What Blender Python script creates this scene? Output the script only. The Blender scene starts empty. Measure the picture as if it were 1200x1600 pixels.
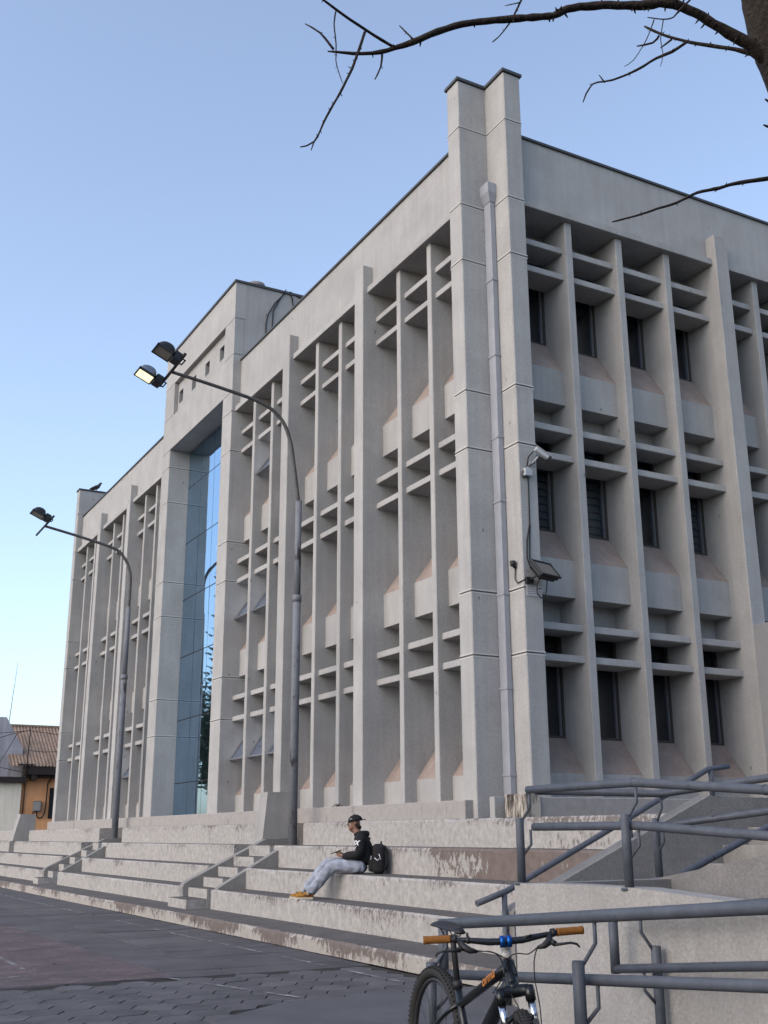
import bpy, bmesh, math, random
from mathutils import Vector, Matrix, Euler
from mathutils.bvhtree import BVHTree
rnd = random.Random(7)
scene = bpy.context.scene
COL = scene.collection
# ------------------------------------------------------------------ camera
cam_d = bpy.data.cameras.new('camera'); cam = bpy.data.objects.new('camera', cam_d); COL.objects.link(cam)
cam_d.sensor_fit = 'HORIZONTAL'; cam_d.sensor_width = 36.0; cam_d.lens = 36.0*1715.94/1200.0
cam_d.clip_start = 0.05; cam_d.clip_end = 3000
_r = Vector((0.8780017, -0.4786396, -0.0041514)); _d = Vector((0.1313972, 0.2493527, -0.9594571)); _f = Vector((0.4602693, 0.8418595, 0.281824))
m = Matrix(((_r.x, -_d.x, -_f.x, 0), (_r.y, -_d.y, -_f.y, 0), (_r.z, -_d.z, -_f.z, 1.5), (0, 0, 0, 1)))
cam.matrix_world = m
scene.camera = cam
# ------------------------------------------------------------------ sky, sun, exposure
SUN_EL = math.radians(31.0)
SUN_DIR = Vector((-0.95, -0.12, 0)).normalized()          # compass direction towards the glow
w = bpy.data.worlds.new('World'); scene.world = w; w.use_nodes = True
nt = w.node_tree; nt.nodes.clear()
sky = nt.nodes.new('ShaderNodeTexSky'); sky.sky_type = 'NISHITA'; sky.sun_disc = False
sky.sun_elevation = SUN_EL
sky.sun_rotation = math.atan2(SUN_DIR.x, SUN_DIR.y)
sky.altitude = 50; sky.air_density = 1.1; sky.dust_density = 1.7; sky.ozone_density = 3.5
bg = nt.nodes.new('ShaderNodeBackground'); bg.inputs[1].default_value = 0.15
wo = nt.nodes.new('ShaderNodeOutputWorld')
hs = nt.nodes.new('ShaderNodeHueSaturation'); hs.inputs['Saturation'].default_value = 0.80; hs.inputs['Value'].default_value = 0.98
nt.links.new(sky.outputs[0], hs.inputs['Color']); nt.links.new(hs.outputs[0], bg.inputs[0]); nt.links.new(bg.outputs[0], wo.inputs[0])
sd = bpy.data.lights.new('sun', 'SUN'); sd.energy = 0.75; sd.angle = math.radians(60); sd.color = (1.0, 0.80, 0.62)
so = bpy.data.objects.new('sun', sd); COL.objects.link(so)
sv = Vector((SUN_DIR.x*math.cos(SUN_EL), SUN_DIR.y*math.cos(SUN_EL), math.sin(SUN_EL)))
so.rotation_euler = sv.to_track_quat('Z', 'Y').to_euler()
scene.view_settings.view_transform = 'Standard'; scene.view_settings.look = 'None'
scene.view_settings.exposure = 1.08; scene.view_settings.gamma = 1.0
try: scene.view_settings.use_curve_mapping = False
except Exception: pass

# ------------------------------------------------------------------ helpers
def tag(o, label=None, cat=None, group=None, kind=None):
    if label: o['label'] = label
    if cat: o['category'] = cat
    if group: o['group'] = group
    if kind: o['kind'] = kind
    return o
def empty(name, loc=(0, 0, 0), label=None, cat=None, group=None, rz=0.0, parent=None):
    o = bpy.data.objects.new(name, None); COL.objects.link(o)
    o.location = loc; o.rotation_euler = (0, 0, rz); o.empty_display_size = 0.2
    if parent: o.parent = parent
    return tag(o, label, cat, group)
def link(name, mesh, parent=None, loc=(0, 0, 0), rot=None):
    o = bpy.data.objects.new(name, mesh); COL.objects.link(o); o.location = loc
    if rot is not None: o.rotation_euler = rot
    if parent: o.parent = parent
    return o
class MB:
    """collects faces; build() makes one mesh"""
    def __init__(s): s.v = []; s.f = []; s.mi = []; s.sm = []
    def add(s, vs, fs, mi=0, smooth=False):
        b = len(s.v); s.v += [tuple(x) for x in vs]
        for f in fs:
            s.f.append([b+i for i in f]); s.mi.append(mi); s.sm.append(smooth)
    def box(s, x0, x1, y0, y1, z0, z1, mi=0, c=0.0):
        if x0 > x1: x0, x1 = x1, x0
        if y0 > y1: y0, y1 = y1, y0
        if z0 > z1: z0, z1 = z1, z0
        if c <= 0:
            vs = [(x0,y0,z0),(x1,y0,z0),(x1,y1,z0),(x0,y1,z0),(x0,y0,z1),(x1,y0,z1),(x1,y1,z1),(x0,y1,z1)]
            s.add(vs, [(0,3,2,1),(4,5,6,7),(0,1,5,4),(1,2,6,5),(2,3,7,6),(3,0,4,7)], mi); return
        bm = bmesh.new(); bmesh.ops.create_cube(bm, size=1.0)
        for v in bm.verts:
            v.co = ((x0+x1)/2+v.co.x*(x1-x0), (y0+y1)/2+v.co.y*(y1-y0), (z0+z1)/2+v.co.z*(z1-z0))
        bmesh.ops.bevel(bm, geom=bm.edges[:], offset=c, segments=1, affect='EDGES', profile=0.5)
        bm.verts.index_update()
        s.add([v.co[:] for v in bm.verts], [[v.index for v in f.verts] for f in bm.faces], mi); bm.free()
    def prism(s, poly, axis, a0, a1, mi=0, mis=None):
        """poly: list of 2D points; axis 'x': (y,z); 'y': (x,z); 'z': (x,y). extruded a0..a1"""
        n = len(poly)
        def p(q, a):
            return {'x': (a, q[0], q[1]), 'y': (q[0], a, q[1]), 'z': (q[0], q[1], a)}[axis]
        vs = [p(q, a0) for q in poly]+[p(q, a1) for q in poly]
        for i in range(n):
            j = (i+1) % n
            s_ = [vs[i], vs[j], vs[n+j], vs[n+i]]
            s.add(s_, [(0, 1, 2, 3)], mis[i] if mis else mi)
        s.add(vs[:n], [tuple(range(n))], mi); s.add(vs[n:], [tuple(range(n))], mi)
    def tube(s, pts, rad, seg=10, mi=0, cap=True, smooth=True, squash=None):
        pts = [Vector(p) for p in pts]; n = len(pts)
        if not isinstance(rad, (list, tuple)): rad = [rad]*n
        up = None; rings = []
        b = len(s.v)
        for i, p in enumerate(pts):
            t = (pts[min(i+1, n-1)]-pts[max(i-1, 0)])
            if t.length < 1e-9: t = Vector((0, 0, 1))
            t.normalize()
            if up is None:
                up = Vector((0, 0, 1)) if abs(t.z) < 0.9 else Vector((1, 0, 0))
            a = t.cross(up)
            if a.length < 1e-6: a = t.orthogonal()
            a.normalize(); u = a.cross(t).normalized(); up = u
            for k in range(seg):
                th = 2*math.pi*k/seg
                s.v.append(tuple(p+rad[i]*(a*math.cos(th)+u*math.sin(th))))
        for i in range(n-1):
            for k in range(seg):
                k2 = (k+1) % seg
                s.f.append([b+i*seg+k, b+i*seg+k2, b+(i+1)*seg+k2, b+(i+1)*seg+k]); s.mi.append(mi); s.sm.append(smooth)
        if cap:
            s.f.append([b+k for k in range(seg)][::-1]); s.mi.append(mi); s.sm.append(False)
            s.f.append([b+(n-1)*seg+k for k in range(seg)]); s.mi.append(mi); s.sm.append(False)
    def xf(s, M, start=0):
        for i in range(start, len(s.v)): s.v[i] = tuple(M @ Vector(s.v[i]))
    def mesh(s, name, mats, origin=(0, 0, 0), recalc=True, weld=False):
        me = bpy.data.meshes.new(name)
        ox, oy, oz = origin
        me.from_pydata([(x-ox, y-oy, z-oz) for x, y, z in s.v], [], s.f)
        if not isinstance(mats, (list, tuple)): mats = [mats]
        for mm in mats: me.materials.append(mm)
        me.polygons.foreach_set('material_index', s.mi)
        me.polygons.foreach_set('use_smooth', s.sm)
        if recalc or weld:
            bm = bmesh.new(); bm.from_mesh(me)
            bmesh.ops.remove_doubles(bm, verts=bm.verts, dist=1e-5)
            bmesh.ops.recalc_face_normals(bm, faces=bm.faces)
            bm.to_mesh(me); bm.free()
        me.update()
        return me
    def build(s, name, mats, parent=None, loc=(0, 0, 0), world=True, **kw):
        """verts in world coordinates; object placed at loc (world), parent assumed unrotated"""
        me = s.mesh(name, mats, origin=loc if world else (0, 0, 0), **kw)
        o = link(name, me, parent)
        p = Vector(loc)
        if parent and world:
            q = parent
            while q: p = p-Vector(q.location); q = q.parent
        o.location = p
        return o
def simple_box(name, mats, b, parent=None, c=0.0, loc=None):
    mb = MB(); mb.box(*b, c=c)
    if loc is None: loc = ((b[0]+b[1])/2, (b[2]+b[3])/2, min(b[4], b[5]))
    return mb.build(name, mats, parent, loc)

# ------------------------------------------------------------------ materials
def mat(name, col, rough=0.85, metal=0.0, orand=0.0, pits=0.0, var=0.0, vscale=6.0, bump=0.0, bscale=80.0, spec=0.3, streak=0.0, speck=0.0, emit=None, es=1.0, coat=0.0):
    m = bpy.data.materials.new(name); m.use_nodes = True
    nt = m.node_tree; b = nt.nodes['Principled BSDF']
    b.inputs['Base Color'].default_value = (*col, 1); b.inputs['Roughness'].default_value = rough
    b.inputs['Metallic'].default_value = metal; b.inputs['Specular IOR Level'].default_value = spec
    if coat: b.inputs['Coat Weight'].default_value = coat
    if emit:
        b.inputs['Emission Color'].default_value = (*emit, 1); b.inputs['Emission Strength'].default_value = es
    N = nt.nodes.new; L = nt.links.new
    if var or bump or streak or speck:
        geo = N('ShaderNodeNewGeometry'); pos = geo.outputs['Position']
        fac = None
        def addf(node_out, amt, lo, hi):
            nonlocal fac
            mr = N('ShaderNodeMapRange'); mr.inputs['From Min'].default_value = lo; mr.inputs['From Max'].default_value = hi
            mr.inputs['To Min'].default_value = 1-amt; mr.inputs['To Max'].default_value = 1+amt
            L(node_out, mr.inputs['Value'])
            if fac is None: fac = mr.outputs[0]
            else:
                mu = N('ShaderNodeMath'); mu.operation = 'MULTIPLY'; L(fac, mu.inputs[0]); L(mr.outputs[0], mu.inputs[1]); fac = mu.outputs[0]
        if var:
            n = N('ShaderNodeTexNoise'); n.inputs['Scale'].default_value = vscale; n.inputs['Detail'].default_value = 6; n.inputs['Roughness'].default_value = 0.6
            L(pos, n.inputs['Vector']); addf(n.outputs[0], var, 0.3, 0.7)
        if streak:
            mp = N('ShaderNodeMapping'); mp.inputs['Scale'].default_value = (9, 9, 0.6); L(pos, mp.inputs[0])
            n = N('ShaderNodeTexNoise'); n.inputs['Scale'].default_value = 1.0; n.inputs['Detail'].default_value = 5; L(mp.outputs[0], n.inputs['Vector'])
            addf(n.outputs[0], streak, 0.35, 0.68)
        if speck:
            n = N('ShaderNodeTexNoise'); n.inputs['Scale'].default_value = 45; n.inputs['Detail'].default_value = 3; n.inputs['Roughness'].default_value = 0.75
            L(pos, n.inputs['Vector']); addf(n.outputs[0], speck, 0.32, 0.68)
        if orand:
            oi = N('ShaderNodeObjectInfo'); addf(oi.outputs['Random'], orand, 0.0, 1.0)
        if pits:
            vo = N('ShaderNodeTexVoronoi'); vo.inputs['Scale'].default_value = 2.3; vo.inputs['Randomness'].default_value = 1.0
            mpv = N('ShaderNodeMapping'); mpv.inputs['Scale'].default_value = (1, 1, 0.55); L(pos, mpv.inputs[0]); L(mpv.outputs[0], vo.inputs['Vector'])
            mrp = N('ShaderNodeMapRange'); mrp.inputs['From Min'].default_value = 0.035; mrp.inputs['From Max'].default_value = 0.06; mrp.inputs['To Min'].default_value = 1-pits; mrp.inputs['To Max'].default_value = 1.0
            L(vo.outputs['Distance'], mrp.inputs['Value']); mu = N('ShaderNodeMath'); mu.operation = 'MULTIPLY'; L(fac, mu.inputs[0]); L(mrp.outputs[0], mu.inputs[1]); fac = mu.outputs[0]
        if fac is not None:
            mx = N('ShaderNodeVectorMath'); mx.operation = 'SCALE'; mx.inputs[0].default_value = col
            L(fac, mx.inputs['Scale']); L(mx.outputs[0], b.inputs['Base Color'])
        if bump:
            n = N('ShaderNodeTexNoise'); n.inputs['Scale'].default_value = bscale; n.inputs['Detail'].default_value = 4; L(pos, n.inputs['Vector'])
            bp = N('ShaderNodeBump'); bp.inputs['Strength'].default_value = bump; bp.inputs['Distance'].default_value = 0.01
            L(n.outputs[0], bp.inputs['Height']); L(bp.outputs[0], b.inputs['Normal'])
    return m
def layered(name, cola, colb, scale=(6, 6, 2.5), lo=0.50, hi=0.54, big=1.2, bigamt=0.35, rough=0.85, bump=0.4, va=0.12, bias=0.0):
    """colb (bare) shows through cola (paint) in ragged flakes"""
    m = bpy.data.materials.new(name); m.use_nodes = True; nt = m.node_tree; b = nt.nodes['Principled BSDF']; N = nt.nodes.new; L = nt.links.new
    b.inputs['Roughness'].default_value = rough; b.inputs['Specular IOR Level'].default_value = 0.2
    geo = N('ShaderNodeNewGeometry'); mp = N('ShaderNodeMapping'); mp.inputs['Scale'].default_value = scale; L(geo.outputs['Position'], mp.inputs[0])
    n1 = N('ShaderNodeTexNoise'); n1.inputs['Scale'].default_value = 1.0; n1.inputs['Detail'].default_value = 8; n1.inputs['Roughness'].default_value = 0.68; L(mp.outputs[0], n1.inputs['Vector'])
    n2 = N('ShaderNodeTexNoise'); n2.inputs['Scale'].default_value = big; n2.inputs['Detail'].default_value = 3; L(geo.outputs['Position'], n2.inputs['Vector'])
    mr = N('ShaderNodeMapRange'); mr.inputs['From Min'].default_value = 0.35; mr.inputs['From Max'].default_value = 0.7; mr.inputs['To Min'].default_value = -bigamt*0.5+bias; mr.inputs['To Max'].default_value = bigamt*0.5+bias
    L(n2.outputs[0], mr.inputs['Value'])
    ad = N('ShaderNodeMath'); ad.operation = 'ADD'; L(n1.outputs[0], ad.inputs[0]); L(mr.outputs[0], ad.inputs[1])
    at_ = N('ShaderNodeAttribute'); at_.attribute_name = 'edge_wear'; ma = N('ShaderNodeMath'); ma.operation = 'MULTIPLY_ADD'; ma.inputs[1].default_value = 0.13; L(at_.outputs['Fac'], ma.inputs[0]); L(ad.outputs[0], ma.inputs[2]); ad = ma
    th = N('ShaderNodeMapRange'); th.inputs['From Min'].default_value = lo+0.08; th.inputs['From Max'].default_value = hi+0.08; L(ad.outputs[0], th.inputs['Value'])
    n3 = N('ShaderNodeTexNoise'); n3.inputs['Scale'].default_value = 9; n3.inputs['Detail'].default_value = 7; n3.inputs['Roughness'].default_value = 0.7; L(geo.outputs['Position'], n3.inputs['Vector'])
    v = N('ShaderNodeMapRange'); v.inputs['From Min'].default_value = 0.3; v.inputs['From Max'].default_value = 0.7; v.inputs['To Min'].default_value = 1-va; v.inputs['To Max'].default_value = 1+va; L(n3.outputs[0], v.inputs['Value'])
    mx = N('ShaderNodeMix'); mx.data_type = 'RGBA'; mx.inputs[6].default_value = (*cola, 1); mx.inputs[7].default_value = (*colb, 1); L(th.outputs[0], mx.inputs[0])
    sc = N('ShaderNodeVectorMath'); sc.operation = 'SCALE'; L(mx.outputs[2], sc.inputs[0]); L(v.outputs[0], sc.inputs['Scale']); L(sc.outputs[0], b.inputs['Base Color'])
    iv = N('ShaderNodeMath'); iv.operation = 'SUBTRACT'; iv.inputs[0].default_value = 1.0; L(th.outputs[0], iv.inputs[1])
    ad2 = N('ShaderNodeMath'); ad2.operation = 'MULTIPLY_ADD'; ad2.inputs[1].default_value = 0.35; L(n3.outputs[0], ad2.inputs[0]); L(iv.outputs[0], ad2.inputs[2])
    bp = N('ShaderNodeBump'); bp.inputs['Strength'].default_value = bump; bp.inputs['Distance'].default_value = 0.01; L(ad2.outputs[0], bp.inputs['Height']); L(bp.outputs[0], b.inputs['Normal'])
    return m
def glass_mat(name, tint, refl_tint, base_refl=0.08, rough=0.02, through=True, wav=0.0):
    m = bpy.data.materials.new(name); m.use_nodes = True; nt = m.node_tree; nt.nodes.clear(); N = nt.nodes.new; L = nt.links.new
    out = N('ShaderNodeOutputMaterial'); mix = N('ShaderNodeMixShader'); gl = N('ShaderNodeBsdfGlossy'); gl.inputs['Color'].default_value = (*refl_tint, 1); gl.inputs['Roughness'].default_value = rough
    if through:
        tr = N('ShaderNodeBsdfTransparent'); tr.inputs[0].default_value = (*tint, 1)
    else:
        tr = N('ShaderNodeBsdfDiffuse'); tr.inputs[0].default_value = (*tint, 1)
    fr = N('ShaderNodeFresnel'); fr.inputs['IOR'].default_value = 1.5
    mr = N('ShaderNodeMapRange'); mr.inputs['To Min'].default_value = base_refl; mr.inputs['To Max'].default_value = 1.0; L(fr.outputs[0], mr.inputs['Value'])
    L(mr.outputs[0], mix.inputs[0]); L(tr.outputs[0], mix.inputs[1]); L(gl.outputs[0], mix.inputs[2]); L(mix.outputs[0], out.inputs[0])
    if wav:
        geo = N('ShaderNodeNewGeometry'); n = N('ShaderNodeTexNoise'); n.inputs['Scale'].default_value = 0.9; L(geo.outputs['Position'], n.inputs['Vector'])
        bp = N('ShaderNodeBump'); bp.inputs['Strength'].default_value = wav; bp.inputs['Distance'].default_value = 0.02; L(n.outputs[0], bp.inputs['Height'])
        L(bp.outputs[0], gl.inputs['Normal'])
    return m
CONC = mat('rendered_concrete', (0.325, 0.317, 0.308), 0.92, orand=0.06, pits=0.5, var=0.10, vscale=1.3, streak=0.045, speck=0.13, bump=0.35, bscale=70)
LIP = mat('pale_groove_edge', (0.46, 0.45, 0.435), 0.9)
DUSTY = mat('dusty_sill_concrete', (0.255, 0.205, 0.178), 0.95, var=0.14, vscale=3, streak=0.06, speck=0.12, bump=0.3)
PLINTH = layered('stained_plinth', (0.295, 0.276, 0.262), (0.175, 0.150, 0.138), scale=(4, 4, 1.2), lo=0.52, hi=0.66, bigamt=0.15)
PAINT = layered('peeling_white_paint', (0.318, 0.302, 0.287), (0.150, 0.130, 0.122), scale=(24, 24, 9.0), lo=0.49, hi=0.57, big=0.9, bigamt=0.24, bias=-0.065, va=0.24)
PAINT_BARE = layered('mostly_bare_painted_concrete', (0.31, 0.295, 0.275), (0.140, 0.112, 0.102), scale=(12, 12, 7), lo=0.50, hi=0.54, big=0.6, bigamt=0.45, bias=0.10, va=0.2)
PAINT_WORN = layered('heavily_worn_white_paint', (0.315, 0.292, 0.268), (0.135, 0.112, 0.102), scale=(14, 14, 7), lo=0.44, hi=0.50, big=0.8, bigamt=0.35)
TREAD = mat('worn_tread_concrete', (0.100, 0.091, 0.086), 0.95, var=0.22, vscale=2.5, speck=0.18, bump=0.5, bscale=50)
STAIRC = mat('grey_stair_concrete', (0.215, 0.207, 0.197), 0.95, var=0.14, vscale=2.2, streak=0.06, speck=0.14, bump=0.4)
RAMPW = mat('cream_ramp_render', (0.290, 0.280, 0.270), 0.92, var=0.10, vscale=1.8, streak=0.05, speck=0.14, bump=0.45, bscale=55)
WINGC = mat('grey_wing_wall_render', (0.235, 0.233, 0.236), 0.95, var=0.1, vscale=1.1, speck=0.1, bump=0.3)  # concrete with the shade of the pier side put into its colour
RAMPD = mat('bare_ramp_concrete', (0.195, 0.187, 0.182), 0.95, var=0.16, vscale=2.2, speck=0.18, bump=0.45, bscale=55)
CAPM = mat('dark_roof_flashing', (0.05, 0.052, 0.055), 0.6, spec=0.4)
ROOF = mat('grey_roof_felt', (0.16, 0.16, 0.16), 0.95, var=0.1)
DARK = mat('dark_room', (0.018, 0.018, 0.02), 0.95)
ARM = mat('dull_brown_arm_paint', (0.085, 0.080, 0.080), 0.6, var=0.25, vscale=6)  # lamp arm colour darkened to stand in for its under-lit side
FRAME = mat('brown_window_frame', (0.055, 0.047, 0.042), 0.55, spec=0.4)
FRAME2 = mat('grey_aluminium_frame', (0.20, 0.20, 0.21), 0.45, metal=0.5)
PANE = glass_mat('window_glass', (0.45, 0.47, 0.5), (0.75, 0.82, 0.95), 0.07)
CURT = glass_mat('mirror_tinted_glass', (0.012, 0.018, 0.022), (0.60, 0.80, 1.0), 0.62, through=False, wav=0.05)
BLIND = mat('teal_grey_blind', (0.17, 0.22, 0.25), 0.7)
PIPE = mat('painted_metal_pipe', (0.285, 0.295, 0.325), 0.55, var=0.08, vscale=4, streak=0.05, spec=0.4)
RAIL = layered('blue_grey_rail_paint', (0.078, 0.086, 0.106), (0.026, 0.025, 0.026), scale=(26, 12, 26), lo=0.60, hi=0.63, big=3.0, bigamt=0.22, rough=0.45, bump=0.25, va=0.22)
STEELP = layered('weathered_lamp_post_paint', (0.165, 0.172, 0.192), (0.045, 0.042, 0.042), scale=(14, 14, 3), lo=0.50, hi=0.58, big=1.0, bigamt=0.3, bump=0.3)
BLACK = mat('black_plastic', (0.018, 0.018, 0.02), 0.5)
METALD = mat('dark_lamp_metal', (0.028, 0.03, 0.034), 0.45, metal=0.3)
ALUM = mat('spun_aluminium', (0.22, 0.24, 0.27), 0.4, metal=0.8)
WHITEP = mat('white_plastic', (0.36, 0.37, 0.39), 0.5)
CABLE = mat('black_cable', (0.012, 0.012, 0.013), 0.6)
# ================================================================== the concrete building
FX, FY = 10.0, 14.605
bld = empty('civic_building', (FX, FY, 0), 'long three storey pale concrete building with vertical fins, louvres and a tall glazed bay', 'building')
def at(mesh, name, wx, wy, wz, parent=bld):
    o = link(name, mesh, parent); o.location = Vector((wx, wy, wz))-Vector(parent.location) if parent.parent is None else Vector((wx, wy, wz)); return o
def fb(side, a0, a1, d0, d1):
    return (FX+d0, FX+d1, a0, a1) if side == 'L' else (a0, a1, FY+d0, FY+d1)
FLOORS = [(2.03, 2.47, 3.09, 5.05, 5.49), (5.49, 6.17, 6.80, 8.70, 9.14), (9.14, 9.83, 10.54, 12.40, 12.87)]
LOUV = [4.86, 4.32, 8.51, 7.97, 12.22, 11.66]
SOF, PAR = 12.87, 14.43
cache = {}
def fin_mesh(side, wdt):
    k = ('fin', side, round(wdt, 3))
    if k not in cache:
        mb = MB(); b = fb(side, 0, wdt, 0.223, 1.1)
        off = (FX, 0, 0) if side == 'L' else (0, FY, 0)
        mb.box(*b, 2.03, SOF, c=0.012); cache[k] = mb.mesh('fin', CONC, origin=(off[0], off[1], 0))
    return cache[k]
def louvre_mesh(side, wdt):
    k = ('louvre', side, round(wdt, 3))
    if k not in cache:
        mb = MB(); b = fb(side, -0.01, wdt+0.01, 0.33, 0.92)
        off = (FX, 0, 0) if side == 'L' else (0, FY, 0)
        mb.box(*b, 0, 0.122, c=0.008); cache[k] = mb.mesh('louvre', CONC, origin=(off[0], off[1], 0))
    return cache[k]
def spandrel_mesh(side, wdt, fl):
    k = ('sp', side, round(wdt, 3), fl)
    if k not in cache:
        zb, zt, zs = FLOORS[fl][:3]
        poly = [(0.487, 0), (0.487, zt-zb), (0.955, zs-zb), (1.12, zs-zb), (1.12, 0)]
        mb = MB()
        if side == 'L': mb.prism(poly, 'y', -0.01, wdt+0.01, mis=[0, 1, 1, 0, 0])
        else: mb.prism(poly, 'x', -0.01, wdt+0.01, mis=[0, 1, 1, 0, 0])
        cache[k] = mb.mesh('spandrel', [CONC, DUSTY])
    return cache[k]
def window_meshes(side, wdt, fl):
    k = ('win', side, round(wdt, 3), fl)
    if k not in cache:
        h = FLOORS[fl][3]-FLOORS[fl][2]; t = 0.045
        mb = MB()
        def B(a0, a1, d0, d1, z0, z1, mi=0):
            if side == 'L': mb.box(d0, d1, a0, a1, z0, z1, mi)
            else: mb.box(a0, a1, d0, d1, z0, z1, mi)
        B(0, t, 0.975, 1.06, 0, h); B(wdt-t, wdt, 0.975, 1.06, 0, h); B(t, wdt-t, 0.976, 1.06, 0, t); B(t, wdt-t, 0.976, 1.06, h-t, h)
        zt_ = 1.20 if fl != 0 else 1.25
        B(t, wdt-t, 0.98, 1.05, zt_, zt_+0.05)
        B(wdt-t-0.038, wdt-t-0.014, 0.985, 1.04, t, zt_, 1)
        fr = mb.mesh('window', [FRAME, FRAME2])
        p = MB(); a0, a1 = t-0.005, wdt-t+0.005
        if side == 'L': p.add([(1.03, a0, t), (1.03, a1, t), (1.03, a1, h-t), (1.03, a0, h-t)], [(0, 1, 2, 3)])
        else: p.add([(a0, 1.03, t), (a1, 1.03, t), (a1, 1.03, h-t), (a0, 1.03, h-t)], [(0, 1, 2, 3)])
        cache[k] = (fr, p.mesh('pane', PANE, recalc=False))
    return cache[k]
def blind_mesh(wdt, h):
    mb = MB(); n = 13
    for i in range(n):
        z0 = h*i/n; mb.add([(0.06, 1.10, z0), (wdt-0.06, 1.10, z0), (wdt-0.06, 1.15, z0+h/n*0.86), (0.06, 1.15, z0+h/n*0.86)], [(0, 1, 2, 3)])
    return mb.mesh('blind', BLIND, recalc=False)
def opening(side, a, wdt, fl, awn=False, blind=False):
    zb, zt, zs, zw, zc = FLOORS[fl]
    off = (lambda z: (FX, a, z)) if side == 'L' else (lambda z: (a, FY, z))
    at(spandrel_mesh(side, wdt, fl), 'spandrel', *off(zb))
    for z in LOUV[fl*2:fl*2+2]: at(louvre_mesh(side, wdt), 'louvre', *off(z))
    fr, pn = window_meshes(side, wdt, fl)
    wn = at(fr, 'window', *off(zs)); link('pane', pn, wn)
    if blind:
        link('blind', blind_mesh(wdt, zw-zs), wn)
    if awn:   # awning sash swung out at the bottom
        H = 1.12; t = 0.045; mb = MB()
        for b in ((0, t), (wdt-t, wdt)): mb.box(-0.02, 0.025, b[0]+0.03*0, b[1], -H, 0)
        mb.box(-0.02, 0.025, t, wdt-t, -H, -H+t); mb.box(-0.02, 0.025, t, wdt-t, -t, 0)
        mb.add([(0, t, -H+t), (0, wdt-t, -H+t), (0, wdt-t, -t), (0, t, -t)], [(0, 1, 2, 3)], 1)
        sash = link('awning_sash', mb.mesh('awning_sash', [FRAME2, PANE]), wn, (0.93, 0, LOUV[fl*2+1]-0.06-zs), (0, math.radians(34), 0))
def bay(side, a0, a1, n, finw, blinds=(), awns=()):
    wdt = ((a1-a0)-(n-1)*finw)/n
    for i in range(n):
        a = a0+i*(wdt+finw)
        for fl in range(3): opening(side, a, wdt, fl, (i, fl) in awns, (i, fl) in blinds)
        if i < n-1:
            at(fin_mesh(side, finw), 'fin', *((FX, a+wdt, 0) if side == 'L' else (a+wdt, FY, 0)))
    for zb, zt, zs, zw, zc in FLOORS:
        b = fb(side, a0, a1, 0.958, 1.2)
        simple_box('wall', CONC, (*b, zw, zc), bld)
    b = fb(side, a0, a1, 0.105, 0.30); simple_box('parapet_band', CONC, (*b, SOF, SOF+0.145), bld, c=0.008)
def parapet(side, a0, a1):
    b = fb(side, a0, a1, 0.24, 0.6); simple_box('parapet', CONC, (*b, SOF+0.002, PAR), bld)
    b = fb(side, a0, a1, 0.60, 1.25); simple_box('soffit', CONC, (*b, SOF+0.001, SOF+0.3), bld)
    b = fb(side, a0, a1, 0.20, 0.66); simple_box('flashing', CAPM, (*b, PAR, PAR+0.05), bld)
BANDS = [4.36, 5.45, 8.01, 9.10, 11.70, 12.87, 14.545]
def grooved(name, x0, x1, y0, y1, z0, z1, bands, c=0.016, gap=0.016):
    mb = MB(); zz = [z0]+[b for b in bands if z0 < b < z1]+[z1]
    for i, (p, q) in enumerate(zip(zz, zz[1:])):
        mb.box(x0, x1, y0, y1, p+(gap/2 if i else 0), q-(gap/2 if i < len(zz)-2 else 0), c=c)
    for b in bands:
        if z0 < b < z1:
            for s_ in (-1, 1): mb.box(x0-0.004, x1+0.004, y0-0.004, y1+0.004, b+s_*0.026-0.011, b+s_*0.026+0.011, 1)
    mb.box(x0+0.04, x1-0.04, y0+0.04, y1-0.04, z0+0.02, z1-0.02)
    return mb.build(name, [CONC, LIP], bld, ((x0+x1)/2, (y0+y1)/2, z0))
def pilaster(a0, a1, z0=1.73, top=13.53):
    mb = MB(); mb.box(FX, FX+1.1, a0, a1, z0, top, c=0.012); return mb.build('pilaster', CONC, bld, (FX, (a0+a1)/2, z0))
# corner posts and end posts
grooved('corner_post', 10.0, 10.80, 15.234, 15.636, 1.73, 15.60, BANDS)
grooved('corner_post', 10.635, 11.02, 14.605, 15.30, 1.73, 15.602, BANDS)
mb = MB(); mb.box(9.965, 10.84, 15.20, 15.67, 15.60, 15.66); mb.build('flashing', CAPM, bld, (10.3, 15.4, 15.6))
mb = MB(); mb.box(10.60, 11.055, 14.57, 15.40, 15.603, 15.663); mb.build('flashing', CAPM, bld, (10.8, 15, 15.6))
grooved('corner_post', 10.0, 12.2, 45.2, 45.62, 1.73, 15.60, BANDS)
mb = MB(); mb.box(9.965, 12.24, 45.165, 45.655, 15.60, 15.66); mb.build('flashing', CAPM, bld, (10.3, 45.4, 15.6))
BAYS = [(15.636, 19.21), (19.607, 23.17), (23.57, 27.135), (33.47, 37.10), (37.50, 41.15), (41.55, 45.20)]
for a0, a1 in ((19.21, 19.607), (23.17, 23.57), (37.10, 37.50), (41.15, 41.55)): pilaster(a0, a1)
for i, (a0, a1) in enumerate(BAYS):
    bay('L', a0, a1, 3, 0.155, awns={2: ((2, 1), (1, 1), (2, 0), (1, 0), (0, 0), (1, 2)), 3: ((2, 0),), 1: ()}.get(i, ()))
parapet('L', 15.64, 27.13); parapet('L', 33.475, 45.19)
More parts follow.
